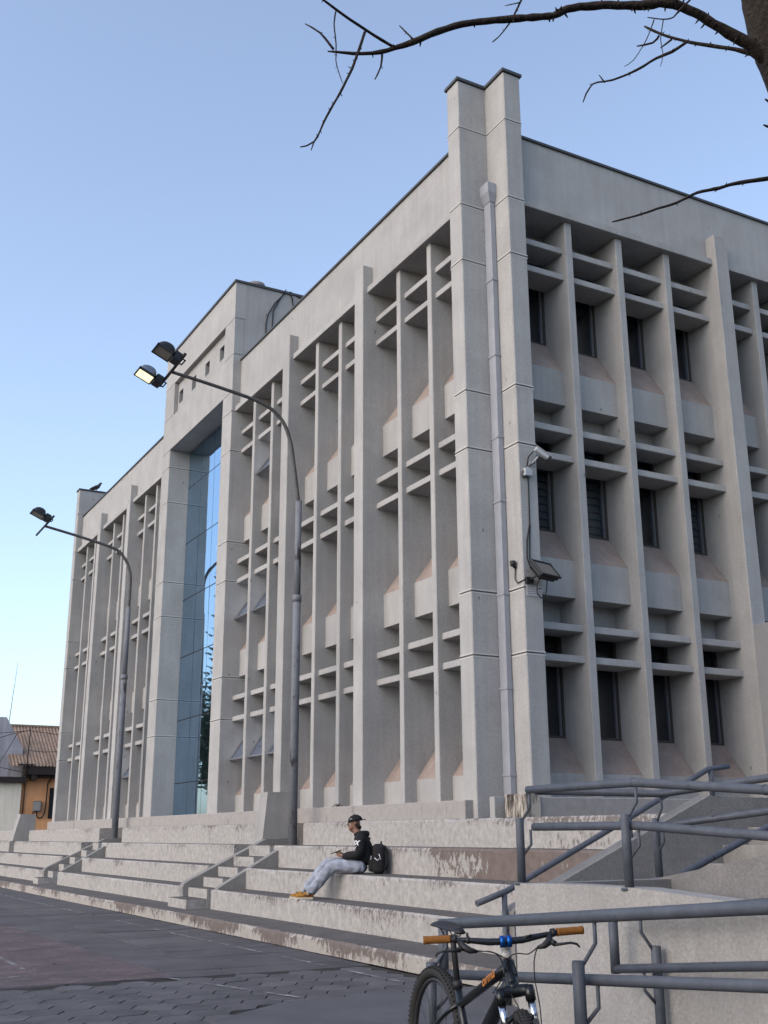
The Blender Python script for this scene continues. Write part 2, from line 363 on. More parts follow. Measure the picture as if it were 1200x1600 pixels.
# right hand facade
bay('R', 11.02, 15.873, 4, 0.1637, blinds=((0, 1), (1, 1), (3, 1)))
mb = MB(); mb.box(15.873, 16.23, FY, FY+1.1, 1.73, 13.53, c=0.012); mb.build('pilaster', CONC, bld, (16.05, FY, 1.73))
bay('R', 16.23, 19.20, 3, 0.1637)
mb = MB(); mb.box(19.2, 19.56, FY, FY+1.1, 1.73, 13.53, c=0.012); mb.build('pilaster', CONC, bld, (19.4, FY, 1.73))
parapet('R', 11.02, 24.0)
simple_box('wall', CONC, (19.56, 24.0, FY+0.5, FY+1.2, 1.73, SOF), bld)
# plinths
simple_box('plinth', PLINTH, (9.845, 10.02, 15.345, 45.64, 1.73, 2.03), bld, c=0.01)
simple_box('plinth', PLINTH, (10.02, 11.1, 15.636, 27.135, 1.60, 2.028), bld)
simple_box('plinth', PLINTH, (10.02, 11.1, 33.47, 45.2, 1.60, 2.028), bld)
simple_box('plinth', PLINTH, (10.10, 15.86, 13.70, 14.60, 1.73, 2.03), bld, c=0.01)
simple_box('plinth', PLINTH, (11.02, 15.87, 14.604, 15.6, 1.6, 2.029), bld)
simple_box('plinth', PLINTH, (16.3, 24, 13.70, 15.6, 1.6, 2.031), bld)
# inner core, roof
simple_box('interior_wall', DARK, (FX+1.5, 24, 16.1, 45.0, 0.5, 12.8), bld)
simple_box('roof', ROOF, (FX+1.31, 24, 15.72, 45.0, 13.2, 13.4), bld)
simple_box('wall', CONC, (FX+1.2, 24, 45.01, 45.19, 0, PAR), bld)
# wing wall beside the entrance
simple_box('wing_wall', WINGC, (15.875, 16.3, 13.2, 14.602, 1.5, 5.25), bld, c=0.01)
# ---- tower with the glazed bay
TY0, TY1 = 27.137, 33.468
grooved('tower_pilaster', 10.0, 11.3, TY0, 27.87, 1.73, 13.462, BANDS[:-1], 0.014, 0.014)
grooved('tower_pilaster', 10.0, 11.3, 32.70, TY1, 1.73, 13.462, BANDS[:-1], 0.014, 0.014)
mb = MB(); mb.box(10.0, 10.3, TY0, TY1, 13.465, 14.60); mb.build('tower_wall', CONC, bld, (10, 30, 13.46))
mb = MB(); mb.box(10.0, 10.3, TY0, 27.90, 14.612, 15.735, c=0.01); mb.build('tower_wall', CONC, bld, (10, 27.5, 14.6))
mb = MB(); mb.box(10.0, 10.3, 32.55, TY1, 14.612, 15.735, c=0.01); mb.build('tower_wall', CONC, bld, (10, 33, 14.6))
mb = MB(); mb.box(10.0, 10.3, TY0, TY1, 15.745, 16.86); mb.build('tower_wall', CONC, bld, (10, 30, 15.7))
mb = MB(); mb.box(10.3, 16, TY0, 27.89, 13.465, 16.859); mb.box(10.3, 16, 32.56, TY1, 13.465, 16.859); mb.box(10.3, 16, 27.89, 32.56, 13.465, 14.60); mb.box(10.3, 16, 27.89, 32.56, 15.76, 16.859); mb.build('tower_wall', CONC, bld, (13, 30, 13.46))
mb = MB()
mb.box(10.14, 10.29, 27.9, 32.55, 14.60, 14.98); mb.box(10.14, 10.29, 27.9, 32.55, 15.405, 15.745)
hy = [27.9, 28.32, 28.69, 29.575, 29.955, 30.81, 31.19, 32.05, 32.43, 32.55]
for i in range(0, 10, 2): mb.box(10.14, 10.29, hy[i], hy[i+1], 14.98, 15.405)
mb.build('recessed_panel', CONC, bld, (10.14, 30, 14.6))
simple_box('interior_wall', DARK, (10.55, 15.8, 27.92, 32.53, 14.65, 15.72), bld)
mb = MB(); mb.box(9.96, 16.04, TY0-0.04, TY1+0.04, 16.86, 16.93); mb.build('flashing', CAPM, bld, (10, 30, 16.86))
mb = MB(); mb.tube([(10.85, 27.75, 16.93), (10.85, 27.75, 17.12)], 0.22, 14); mb.tube([(10.85, 27.75, 17.12), (10.85, 27.75, 17.26)], [0.30, 0.27], 14); mb.build('roof_vent', RAMPD, bld, (10.85, 27.75, 16.93))
# curtain wall
cw = empty('curtain_wall', (0.68, 15.68, 1.73), parent=bld)
zj = [1.76, 2.98, 4.83, 6.75, 8.55, 10.38, 12.23, 13.46]; yj = [27.87+1.2075*i for i in range(5)]
GX = 10.68
cwo = Vector(bld.location)+Vector(cw.location)
for i in range(4):
    for j in range(7):
        mb = MB(); y0, y1, z0, z1 = yj[i]+0.008, yj[i+1]-0.008, zj[j]+0.014, zj[j+1]-0.014
        t1, t2 = rnd.uniform(-0.003, 0.003), rnd.uniform(-0.004, 0.004)
        mb.box(GX, GX+0.012, y0, y1, z0, z1)
        me = mb.mesh('pane', CURT, origin=(GX, (y0+y1)/2, (z0+z1)/2))
        o = link('pane', me, cw); o.location = Vector((GX, (y0+y1)/2, (z0+z1)/2))-cwo; o.rotation_euler = (0, t1, t2)
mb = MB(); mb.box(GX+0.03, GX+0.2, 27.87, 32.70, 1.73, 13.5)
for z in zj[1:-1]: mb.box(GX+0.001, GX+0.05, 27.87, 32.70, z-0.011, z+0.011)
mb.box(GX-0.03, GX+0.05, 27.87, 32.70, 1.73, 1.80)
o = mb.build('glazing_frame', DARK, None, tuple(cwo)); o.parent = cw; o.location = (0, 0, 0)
# ---- downpipe in the corner notch
dp = empty('downpipe', (0.6, 0.55, 2.0), parent=bld); dpo = Vector(bld.location)+Vector(dp.location)
def part(mb, name, mats, par, po):
    o = mb.build(name, mats, None, tuple(po)); o.parent = par; o.location = (0, 0, 0); return o
jz = [2.02, 2.42, 3.82, 5.41, 7.06, 8.24, 9.82, 11.33, 12.95]
for a, b in zip(jz, jz[1:]):
    mb = MB(); mb.box(10.515, 10.625, 15.02, 15.225, a+0.004, b-0.004, c=0.006); part(mb, 'pipe_section', PIPE, dp, dpo)
for z in jz[1:-1]:
    mb = MB(); mb.box(10.503, 10.633, 15.008, 15.232, z-0.02, z+0.02); part(mb, 'pipe_collar', PIPE, dp, dpo)
mb = MB(); q0 = [(10.51, 15.01), (10.632, 15.01), (10.632, 15.23), (10.51, 15.23)]; q1 = [(10.44, 14.96), (10.632, 14.96), (10.632, 15.23), (10.44, 15.23)]
vs = [(x, y, 12.95) for x, y in q0]+[(x, y, 13.13) for x, y in q1]+[(x, y, 13.33) for x, y in q1]
mb.add(vs, [(0, 1, 2, 3), (0, 1, 5, 4), (1, 2, 6, 5), (2, 3, 7, 6), (3, 0, 4, 7), (4, 5, 9, 8), (5, 6, 10, 9), (6, 7, 11, 10), (7, 4, 8, 11), (8, 9, 10, 11)])
part(mb, 'rainwater_hopper', PIPE, dp, dpo)
simple_box('drain_box', RAMPD, (10.30, 10.56, 14.30, 14.70, 1.73, 2.02), bld, c=0.01)
simple_box('drain_cover', CONC, (9.95, 10.15, 14.66, 14.80, 1.73, 2.06), bld, c=0.006)
STAIN = layered('rust_stained_concrete', (0.40, 0.36, 0.31), (0.045, 0.035, 0.03), scale=(11, 11, 2.2), lo=0.36, hi=0.50, bigamt=0.1)
simple_box('drain_box', STAIN, (9.82, 10.10, 13.66, 14.20, 1.73, 2.075), bld, c=0.01)
"""cables"""
"""end part2"""
# ================================================================== ground
GROUND = mat('grey_street_concrete', (0.075, 0.072, 0.074), 0.95, var=0.15, vscale=0.6, speck=0.15)
SLABM = mat('dark_plaza_concrete', (0.082, 0.076, 0.081), 0.9, var=0.28, vscale=1.3, speck=0.2, bump=0.5, bscale=35)
SLABM2 = mat('dark_plaza_concrete_patch', (0.092, 0.086, 0.089), 0.9, var=0.28, vscale=1.1, speck=0.2, bump=0.5, bscale=35)
HEXM = [mat('hex_paver_a', (0.088, 0.083, 0.088), 0.85, var=0.25, vscale=3, speck=0.2, bump=0.5, bscale=45),
        mat('hex_paver_b', (0.102, 0.097, 0.101), 0.85, var=0.25, vscale=3, speck=0.2, bump=0.5, bscale=45),
        mat('hex_paver_c', (0.076, 0.072, 0.077), 0.85, var=0.25, vscale=3, speck=0.2, bump=0.5, bscale=45)]
APRON = mat('smooth_grey_apron', (0.088, 0.086, 0.092), 0.85, var=0.18, vscale=1.4, speck=0.12, bump=0.3)
def paint_sheet(name, col, lo, hi, scale):
    m = bpy.data.materials.new(name); m.use_nodes = True; nt = m.node_tree; b = nt.nodes['Principled BSDF']; N = nt.nodes.new; L = nt.links.new
    b.inputs['Base Color'].default_value = (*col, 1); b.inputs['Roughness'].default_value = 0.85
    g = N('ShaderNodeNewGeometry'); mp = N('ShaderNodeMapping'); mp.inputs['Scale'].default_value = scale; L(g.outputs['Position'], mp.inputs[0])
    n = N('ShaderNodeTexNoise'); n.inputs['Scale'].default_value = 1; n.inputs['Detail'].default_value = 8; n.inputs['Roughness'].default_value = 0.7; L(mp.outputs[0], n.inputs['Vector'])
    mr = N('ShaderNodeMapRange'); mr.inputs['From Min'].default_value = lo; mr.inputs['From Max'].default_value = hi; L(n.outputs[0], mr.inputs['Value']); L(mr.outputs[0], b.inputs['Alpha'])
    return m
JOINT = mat('dark_joint_sand', (0.030, 0.027, 0.025), 1.0, var=0.3, vscale=8)
REDP = paint_sheet('faded_red_court_paint', (0.150, 0.108, 0.112), 0.22, 0.70, (1.6, 1.6, 1.6))
LINEP = paint_sheet('faded_white_line_paint', (0.34, 0.33, 0.32), 0.46, 0.66, (5, 2.2, 5))
mb = MB(); mb.add([(-900, -900, -0.06), (900, -900, -0.06), (900, 900, -0.06), (-900, 900, -0.06)], [(0, 1, 2, 3)]); mb.build('ground', GROUND, kind=None) if False else tag(mb.build('ground', GROUND), kind='structure')
plaza = tag(empty('plaza', (3.0, 20.0, 0)), kind='structure')
def pl(mb, name, mats, **kw):
    c = [sum(v[i] for v in mb.v)/len(mb.v) for i in range(2)]
    return mb.build(name, mats, plaza, (c[0], c[1], 0), **kw)
xe = [-6, -3.4, -1.2, 1.05, 3.05, 4.95, 6.668]
ye = [12.54, 13.15, 14.47, 15.3, 16.46, 17.6, 18.8, 19.7, 21.0, 22.1, 23.3, 24.4, 25.7, 26.9, 28.0]
for i in range(len(xe)-1):
    for j in range(len(ye)-1):
        mb = MB(); g = rnd.uniform(0.010, 0.020); dz = rnd.uniform(-0.005, 0.003)
        x0, x1, y0, y1 = xe[i]+g, xe[i+1]-g, ye[j]+g, ye[j+1]-g
        mb.box(x0, x1, y0, y1, -0.058, -0.001+dz, c=0.006)
        pl(mb, 'slab', rnd.choice([SLABM, SLABM2]))
mb = MB(); mb.box(-30, 6.668, 28.01, 90, -0.058, -0.002); pl(mb, 'far_paving', SLABM)
# hexagonal pavers
RH = 0.218; hexes = {}
def hexmesh(k):
    if k not in hexes:
        mb = MB(); pts = []
        for a in range(6):
            th = math.radians(60*a); pts.append((math.cos(th)*(RH-0.007), math.sin(th)*(RH-0.007)))
        inn = [(x*0.985, y*0.985) for x, y in pts]
        vs = [(x, y, -0.05) for x, y in pts]+[(x, y, -0.003) for x, y in pts]+[(x, y, 0) for x, y in inn]
        fs = [(i, (i+1) % 6, 6+(i+1) % 6, 6+i) for i in range(6)]+[(6+i, 6+(i+1) % 6, 12+(i+1) % 6, 12+i) for i in range(6)]+[tuple(range(12, 18))]
        mb.add(vs, fs); hexes[k] = mb.mesh('hex_paver', HEXM[k])
    return hexes[k]
def in_apron(x, y): return (y < 10.12-0.03*(x-4.4) and x > 4.3) or (3.35 < x <= 4.35 and y < 9.30+(x-3.35)*0.78)
hn = 0
for c in range(-3, 22):
    for r in range(20, 36):
        x = 0.1+c*1.5*RH; y = r*math.sqrt(3)*RH+(c % 2)*math.sqrt(3)/2*RH
        if y > 12.36 or y < 9.0 or x > 6.60 or in_apron(x, y) or hn > 292: continue
        if x < 0.19*y-0.3: continue
        o = link('hex_paver', hexmesh(rnd.choice([0, 0, 1, 2])), plaza, (x-3.0, y-20.0, -0.001+rnd.uniform(-0.0018, 0.0018)), (rnd.uniform(-0.005, 0.005), rnd.uniform(-0.005, 0.005), rnd.choice([0, 1, 2])*math.pi/3)); hn += 1
mb = MB(); mb.box(-8, 6.66, 5.0, 12.53, -0.058, -0.012); pl(mb, 'paver_bed', JOINT)
mb = MB(); ar = [(10.03, 4.42, 6.66, 0.035), (9.30, 3.45, 6.66, 0.04), (8.9, 3.40, 6.66, 0.045), (6.5, 2.6, 6.66, 0.10), (5.8, 2.6, 6.66, 0.115), (4.9, 2.6, 6.66, 0.085), (4.2, 2.6, 6.66, 0.06), (2.0, 2.6, 6.66, 0.04)]
for (ya, xa, xb, za), (yb, xc, xd, zb_) in zip(ar, ar[1:]): mb.add([(xa, ya, za), (xb, ya, za), (xd, yb, zb_), (xc, yb, zb_), (xa, ya, -0.05), (xb, ya, -0.05), (xd, yb, -0.05), (xc, yb, -0.05)], [(0, 1, 2, 3), (0, 3, 7, 4), (1, 5, 6, 2)]+([(0, 4, 5, 1)] if ya > 10 else []))
pl(mb, 'concrete_apron', APRON)
# paint on the paving
mb = MB(); mb.add([(-5, 12.56, 0.0062), (4.24, 12.56, 0.0062), (3.98, 21.7, 0.0062), (3.75, 30, 0.0062), (-5, 30, 0.0062)], [(0, 1, 2, 3, 4)]); pl(mb, 'red_paint', REDP)
def line(x0, y0, x1, y1, wd, z=0.0105):
    d = Vector((x1-x0, y1-y0)).normalized(); n = Vector((-d.y, d.x))*wd/2
    mb = MB(); mb.add([(x0+n.x, y0+n.y, z), (x1+n.x, y1+n.y, z), (x1-n.x, y1-n.y, z), (x0-n.x, y0-n.y, z)], [(0, 3, 2, 1)]); pl(mb, 'white_line', LINEP)
line(6.16, 10.9, 6.02, 16.5, 0.055, 0.0075); line(5.99, 16.6, 5.75, 40, 0.06)
line(2.905, 13.45, 2.87, 28, 0.06); line(0.5, 13.38, 2.9, 13.45, 0.06); line(4.1, 12.6, 4.75, 10.4, 0.05, 0.0082)
# ================================================================== stepped seating
TX = [6.68, 7.50, 8.10, 8.75, 9.45, 9.845]; TZ = [0.19, 0.535, 0.91, 1.31, 1.73]
def tier(name, i, y0, y1, parent, x1=None, jit=0.006, paint=None, chips=0.5, loc=None):
    x0 = TX[i]; x1 = x1 or TX[i+1]; z = TZ[i]; n = max(2, int((y1-y0)/0.11)); mb = MB()
    rows = []; chip = 0
    for k in range(n+1):
        y = y0+(y1-y0)*k/n
        if rnd.random() < 0.045*chips*2: chip = rnd.uniform(0.015, 0.05)
        e = chip if 0 < k < n else 0; chip *= rnd.uniform(0.2, 0.8)
        j = rnd.uniform(-jit, jit); j2 = rnd.uniform(-jit, jit)
        rows.append([(x0+j*0.4, y, 0), (x0+j*0.4, y, z-0.17), (x0+j, y, z-0.03-e), (x0+0.025+e*0.8+j2, y, z-0.002-e*0.15), (x0+0.09, y, z+j2*0.3), (x1, y, z), (x1, y, 0)])
    b = len(mb.v)
    for rr in rows: mb.v += rr
    for k in range(n):
        for q in range(6):
            a = b+k*7+q; mb.f.append([a, a+7, a+8, a+1]); mb.mi.append(0 if q < 3 else 1); mb.sm.append(False)
    mb.f.append([b+q for q in range(7)]); mb.mi.append(0); mb.sm.append(False)
    mb.f.append([b+n*7+q for q in range(7)]); mb.mi.append(0); mb.sm.append(False)
    o = mb.build(name, [paint or PAINT, TREAD], parent, loc or (x0, (y0+y1)/2, 0))
    at_ = o.data.attributes.new('edge_wear', 'FLOAT', 'POINT')
    for v in o.data.vertices: at_.data[v.index].value = 1.0 if v.co.z > z-0.16 else 0.0
    return o
ks = empty('kerb_step', (7.1, 30, 0), 'long low bottom step with broken cream painted edge running along the plaza', 'step')
for a, b in ((7.2, 19.0), (19.0, 29.0), (29.0, 33.2), (33.2, 37.4), (37.4, 62)): tier('step_section', 0, a+0.008, b-0.008, ks, jit=0.014, paint=PAINT_WORN, chips=1.6)
def section(label, spans, g='blocks of stepped seating'):
    y = sum(spans[0])/2; r = empty('stepped_seating', (8.2, y, 0), label, 'seating', g)
    for i, sp in enumerate(spans):
        if i == 2 and sp[0] < 9: tier('tier', i+1, sp[0], 14.6, r, paint=PAINT_BARE); tier('tier', i+1, 14.601, sp[1], r)
        else: tier('tier', i+1, sp[0], sp[1], r)
    return r
section('nearest block of peeling white stepped seating, where the person in black sits', [(8.85, 20.48), (8.85, 20.30), (8.85, 20.5), (8.85, 20.68)])
section('middle block of peeling white stepped seating below the tall glazed bay', [(22.02, 32.95), (22.35, 32.9), (22.62, 33.2), (23.1, 33.6)])
section('far block of peeling white stepped seating in front of the last fins', [(34.46, 62), (35.12, 62), (35.6, 46.2), (36.2, 47.0)])
section('farthest block of stepped seating beyond the small tapered pillar by the orange house', [(62.01, 64), (62.01, 64), (47.2, 62), (48.6, 62)])
def stair_gap(y0, y1, label, lamp=False):
    r = empty('side_steps', (8.0, (y0+y1)/2, 0), label, 'steps', 'narrow steps between the seating blocks')
    for (xa, xb, z) in ((7.10, 7.5, 0.36), (7.5, 7.82, 0.535), (7.80, 8.1, 0.72), (8.1, 8.44, 0.91), (8.42, 8.75, 1.10), (8.75, 9.845, 1.31)):
        mb = MB(); mb.box(xa+0.003, xb, y0, y1, 0.15, z-0.0015*(z > 1), c=0.008)
        for q, f in enumerate(mb.f):
            zz = [mb.v[i][2] for i in f]
            if min(zz) > z-0.012: mb.mi[q] = 1
        mb.build('step', [PAINT, TREAD], r, (xa, (y0+y1)/2, 0))
    return r
stair_gap(20.72, 21.78, 'narrow concrete steps between the nearest and the middle seating blocks, lamp post standing on top')
stair_gap(33.6, 34.22, 'narrow concrete steps between the middle and the far seating blocks, lamp post standing on top')
def stringer(y0, y1, label, xa=7.44, xb=9.12, za=0.62, zb=1.42):
    mb = MB(); s = (zb-za)/(xb-xa)
    poly = [(xa-0.03, 0.18), (xa-0.05, za-0.10), (xa-0.02, za-0.03), (xa+0.06, za+0.02), (xb, zb), (9.84, zb+0.02), (9.84, 0.18)]
    mb.prism(poly, 'y', y0, y1)
    o = mb.build('sloped_stair_wall', STAIRC, None, (xa, (y0+y1)/2, 0)); return tag(o, label, 'wall', 'sloped walls beside the side steps')
stringer(21.79, 22.01, 'grey sloped concrete wall rising beside the steps to the left of the seated person')
stringer(34.23, 34.45, 'farther grey sloped concrete wall rising beside the steps near the second lamp post')
for y0, lab in ((20.27, 'low sloped concrete kerb on the left end of the nearest seating block'), (32.72, 'low sloped concrete kerb on the left end of the middle seating block')):
    mb = MB(); mb.prism([(7.56, 0.45), (7.56, 0.56), (8.74, 1.22), (8.74, 0.45)], 'y', y0, y0+0.19); tag(mb.build('sloped_kerb', STAIRC, None, (8, y0, 0.4)), lab, 'kerb', 'sloped kerbs at the seating ends')
def pylon(x0, x1, y0, y1, z0, z1, bx, by, label):
    mb = MB(); vs = [(x0-bx, y0-by*0.3, z0), (x1, y0-by*0.3, z0), (x1, y1+by, z0), (x0-bx, y1+by, z0), (x0, y0, z1), (x1, y0, z1), (x1, y1, z1), (x0, y1, z1)]
    mb.add(vs, [(0, 3, 2, 1), (4, 5, 6, 7), (0, 1, 5, 4), (1, 2, 6, 5), (2, 3, 7, 6), (3, 0, 4, 7)])
    return tag(mb.build('tapered_pillar', RAMPW, None, ((x0+x1)/2, (y0+y1)/2, z0)), label, 'pillar')
pylon(9.25, 9.80, 22.06, 22.45, 1.30, 2.37, 0.12, 0.12, 'thick tapered concrete pillar at the head of the side steps beside the nearer lamp post')
pylon(9.1, 9.7, 47.2, 47.75, 1.31, 2.35, 0.25, 0.2, 'small tapered concrete pillar at the far end in front of the orange house')
tag(simple_box('terrace', TREAD, (9.847, 24, 8.83, 15.30, 0, 1.727)), kind='structure')
tag(simple_box('terrace', TREAD, (9.847, 11, 15.302, 62, 0, 1.728)), kind='structure')
# ================================================================== access ramps and entrance stair
ramp = empty('access_ramp', (4.75, 5.5, 0), 'cream rendered switchback access ramp with low parapet walls at the corner', 'ramp')
def rp(poly, ax, a0, a1, name, mt):
    mb = MB(); mb.prism(poly, ax, a0, a1)
    c = [sum(v[i] for v in mb.v)/len(mb.v) for i in range(3)]
    return mb.build(name, mt, ramp, (c[0], c[1], 0))
rp([(6.78, 0), (6.78, 1.165), (6.2, 1.178), (5.46, 1.179), (4.56, 1.128), (0.0, 0.87), (0, 0)], 'x', 4.75, 4.93, 'ramp_wall', RAMPW)
rp([(4.931, 0), (4.931, 1.1655), (6.051, 1.17), (6.051, 0)], 'y', 6.60, 6.779, 'ramp_wall', RAMPD)
rp([(6.75, 0), (6.75, 1.172), (5.63, 1.36), (2.5, 1.86), (0, 1.9), (0, 0)], 'x', 6.052, 6.20, 'ramp_wall', RAMPD)
rp([(6.599, 0), (6.599, 0.98), (5.46, 0.98), (0, 0.62), (0, 0)], 'x', 4.932, 6.05, 'ramp_floor', TREAD)
rp([(6.7, 0), (6.7, 0.037), (6.3, 0.06), (0, 0.60), (0, 0)], 'x', 3.44, 4.748, 'ramp_floor', APRON)
rp([(6.74, 0), (6.74, 0.98), (5.6, 1.08), (0, 1.6), (0, 0)], 'x', 6.202, 7.5, 'ramp_floor', TREAD)
rp([(6.779, 0), (6.779, 1.165), (5.63, 1.36), (2.5, 1.86), (0, 1.9), (0, 0)], 'x', 7.502, 7.66, 'ramp_wall', RAMPD)
stair = empty('entrance_stair', (7.8, 7.8, 0), 'grey concrete stair rising to the terrace between a sloped wall and the ramp', 'stair')
def sp_(mb, name, mt):
    c = [sum(v[i] for v in mb.v)/len(mb.v) for i in range(3)]; return mb.build(name, mt, stair, (c[0], c[1], 0))
for i in range(10):
    mb = MB(); mb.box(6.0+i*0.375, 6.0+(i+1)*0.375 if i < 9 else 9.846, 6.95, 8.63, 0, 0.173*(i+1), c=0.008); sp_(mb, 'step', STAIRC)
mb = MB(); mb.prism([(6.03, 0), (6.03, 0.83), (6.10, 0.875), (8.52, 1.872), (8.70, 1.86), (10.4, 1.86), (10.4, 0)], 'y', 8.631, 8.82); sp_(mb, 'sloped_wall', RAMPD)
mb = MB(); mb.prism([(6.25, 0), (6.25, 0.30), (9.9, 1.9), (12, 1.9), (12, 0)], 'y', 6.785, 6.945); sp_(mb, 'sloped_wall', RAMPD)
tag(simple_box('terrace', TREAD, (9.848, 24, 0, 8.82, 0, 1.726)), kind='structure')
# ================================================================== railings
def lerp(p, q, t): return tuple(p[i]+(q[i]-p[i])*t for i in range(3))
def railing(label, top, low, posts, side, end=None, rt=0.030, rl=0.026, group='blue grey tubular railings'):
    """posts: (x,y,z_base,z_top); side: (dx,dy) from post to the rail it carries"""
    r = empty('handrail', (top[0][0], top[0][1], posts[0][2]), label, 'railing', group)
    def b(mb, n): return mb.build(n, RAIL, r, tuple(r.location))
    mb = MB(); mb.tube(top, rt, 14)
    for p in top[1:-1]: mb.tube([lerp(p, top[0], 0.012/max(0.05, (Vector(p)-Vector(top[0])).length)), p], rt+0.0025, 14)
    b(mb, 'top_rail')
    if low: mb = MB(); mb.tube(low, rl, 14); b(mb, 'lower_rail')
    if end:
        for p, q in end: mb = MB(); mb.tube([p, q], 0.029, 14); b(mb, 'end_upright')
    def zat(line, p):
        best = None
        for u, v in zip(line, line[1:]):
            d = Vector((v[0]-u[0], v[1]-u[1])); t = ((p[0]-u[0])*d.x+(p[1]-u[1])*d.y)/max(d.length_squared, 1e-9); t = min(1.3, max(-0.3, t))
            pt = lerp(u, v, min(1, max(0, t))); dist = (pt[0]-p[0])**2+(pt[1]-p[1])**2
            if best is None or dist < best[0]: best = (dist, pt[2])
        return best[1]
    for (x, y, z0, z1) in posts:
        mb = MB(); mb.tube([(x, y, z0-0.01), (x, y, z0+0.008)], 0.052, 14); mb.tube([(x, y, z0), (x, y, z1-0.004), (x, y, z1)], [0.030, 0.030, 0.026], 14); b(mb, 'post')
        rx, ry = x+side[0], y+side[1]
        zt = zat(top, (rx, ry))
        mb = MB(); mb.tube([(x+side[0]*0.15, y+side[1]*0.15, z1-0.03), (x+side[0]*0.5, y+side[1]*0.5, z1+0.012), (rx, ry, z1+0.075), (rx, ry, zt-rt*0.6)], 0.0105, 8); b(mb, 'bracket')
        if low:
            zl = zat(low, (rx, ry)); mb = MB()
            mb.tube([(x+side[0]*0.15, y+side[1]*0.15, zl-0.20), (rx, ry, zl-0.12), (rx, ry, zl-rl*0.6)], 0.0105, 8); b(mb, 'bracket')
    return r
X1 = 3.55
def z1t(y): return 1.217-(y-3.34)*0.0885
def z1l(y): return 0.9214-(y-3.379)*0.079
railing('blue grey tubular handrail nearest the camera with the bicycle leaning beside it',
        [(X1, 5.80, z1t(5.80)), (X1, 3.2, z1t(3.2)), (X1, 0.2, z1t(0.2))], [(X1, 5.80, z1l(5.80)), (X1, 3.2, z1l(3.2)), (X1, 0.2, z1l(0.2))],
        [(X1-0.085, 5.80, 0.03, 0.80), (X1-0.085, 4.45, 0.15, 0.925), (X1-0.085, 3.0, 0.26, 1.06), (X1-0.085, 1.5, 0.38, 1.2)], (0.085, -0.03), end=[((X1, 5.80, z1t(5.80)+0.028), (X1, 5.80, z1l(5.80)-0.026))])
X2 = 4.60
def z2t(y): return 1.02-(y-5.55)*0.105
def z2l(y): return 0.722-(y-5.56)*0.105
railing('blue grey tubular handrail along the cream ramp wall, just behind the nearest handrail',
        [(X2, 5.55, z2t(5.55)), (X2, 0.2, z2t(0.2))], [(X2, 5.55, z2l(5.55)), (X2, 0.2, z2l(0.2))],
        [(X2+0.085, 5.28, 0.14, 0.87), (X2+0.085, 3.9, 0.26, 1.0), (X2+0.085, 2.4, 0.4, 1.15)], (-0.085, 0.02), end=[((X2, 5.55, z2t(5.55)), (X2, 5.55, z2l(5.55)-0.026))])
railing('blue grey tubular handrail standing on the cream ramp wall, bent at its second post',
        [(4.84, 6.70, 1.806), (4.84, 5.55, 1.812), (4.84, 4.47, 1.728), (4.84, 1.0, 1.45)], [(4.84, 6.64, 1.548), (4.84, 5.55, 1.548), (4.84, 4.5, 1.485), (4.84, 1.0, 1.23)],
        [(4.79, 6.745, 1.165, 1.612), (4.79, 5.60, 1.17, 1.618), (4.79, 3.6, 1.06, 1.5)], (0.05, -0.06), rt=0.028, rl=0.028)
railing('blue grey tubular handrail turning along the inner ramp wall behind the first two',
        [(4.90, 6.69, 1.80), (6.12, 6.70, 1.795), (6.12, 5.56, 1.874), (6.12, 2.5, 2.09)], [(5.0, 6.69, 1.555), (6.12, 6.69, 1.560), (6.12, 5.59, 1.650), (6.12, 2.5, 1.9)],
        [(6.12, 6.80, 1.17, 1.615), (6.12, 4.6, 1.5, 1.82)], (0.0, -0.08), rt=0.028, rl=0.026)
def srail(label, top, posts):
    r = empty('stair_rail', (top[0][0], top[0][1], posts[0][2]), label, 'railing', 'blue grey tubular railings')
    mb = MB(); mb.tube(top, 0.028, 14); mb.build('top_rail', RAIL, r, tuple(r.location))
    for x, y, z0, z1 in posts: mb = MB(); mb.tube([(x, y, z0), (x, y, z1)], 0.026, 12); mb.build('post', RAIL, r, tuple(r.location))
srail('blue grey handrail climbing above the sloped stair wall with a level top end', [(5.70, 8.73, 0.905), (6.02, 8.73, 1.0), (7.53, 8.73, 1.654), (8.63, 8.73, 2.145), (8.92, 8.73, 2.18)],
      [(6.0, 8.73, 0.03, 0.99), (7.52, 8.73, 1.42, 1.64), (8.66, 8.73, 1.85, 2.14)])
srail('straight blue grey handrail climbing on the ramp side of the stair', [(5.75, 6.87, 0.93), (6.55, 6.87, 1.238), (7.45, 6.87, 1.56), (9.4, 6.87, 2.3)], [(6.3, 6.87, 0.25, 1.14), (7.9, 6.87, 1.0, 1.73), (9.2, 6.87, 1.55, 2.2)])
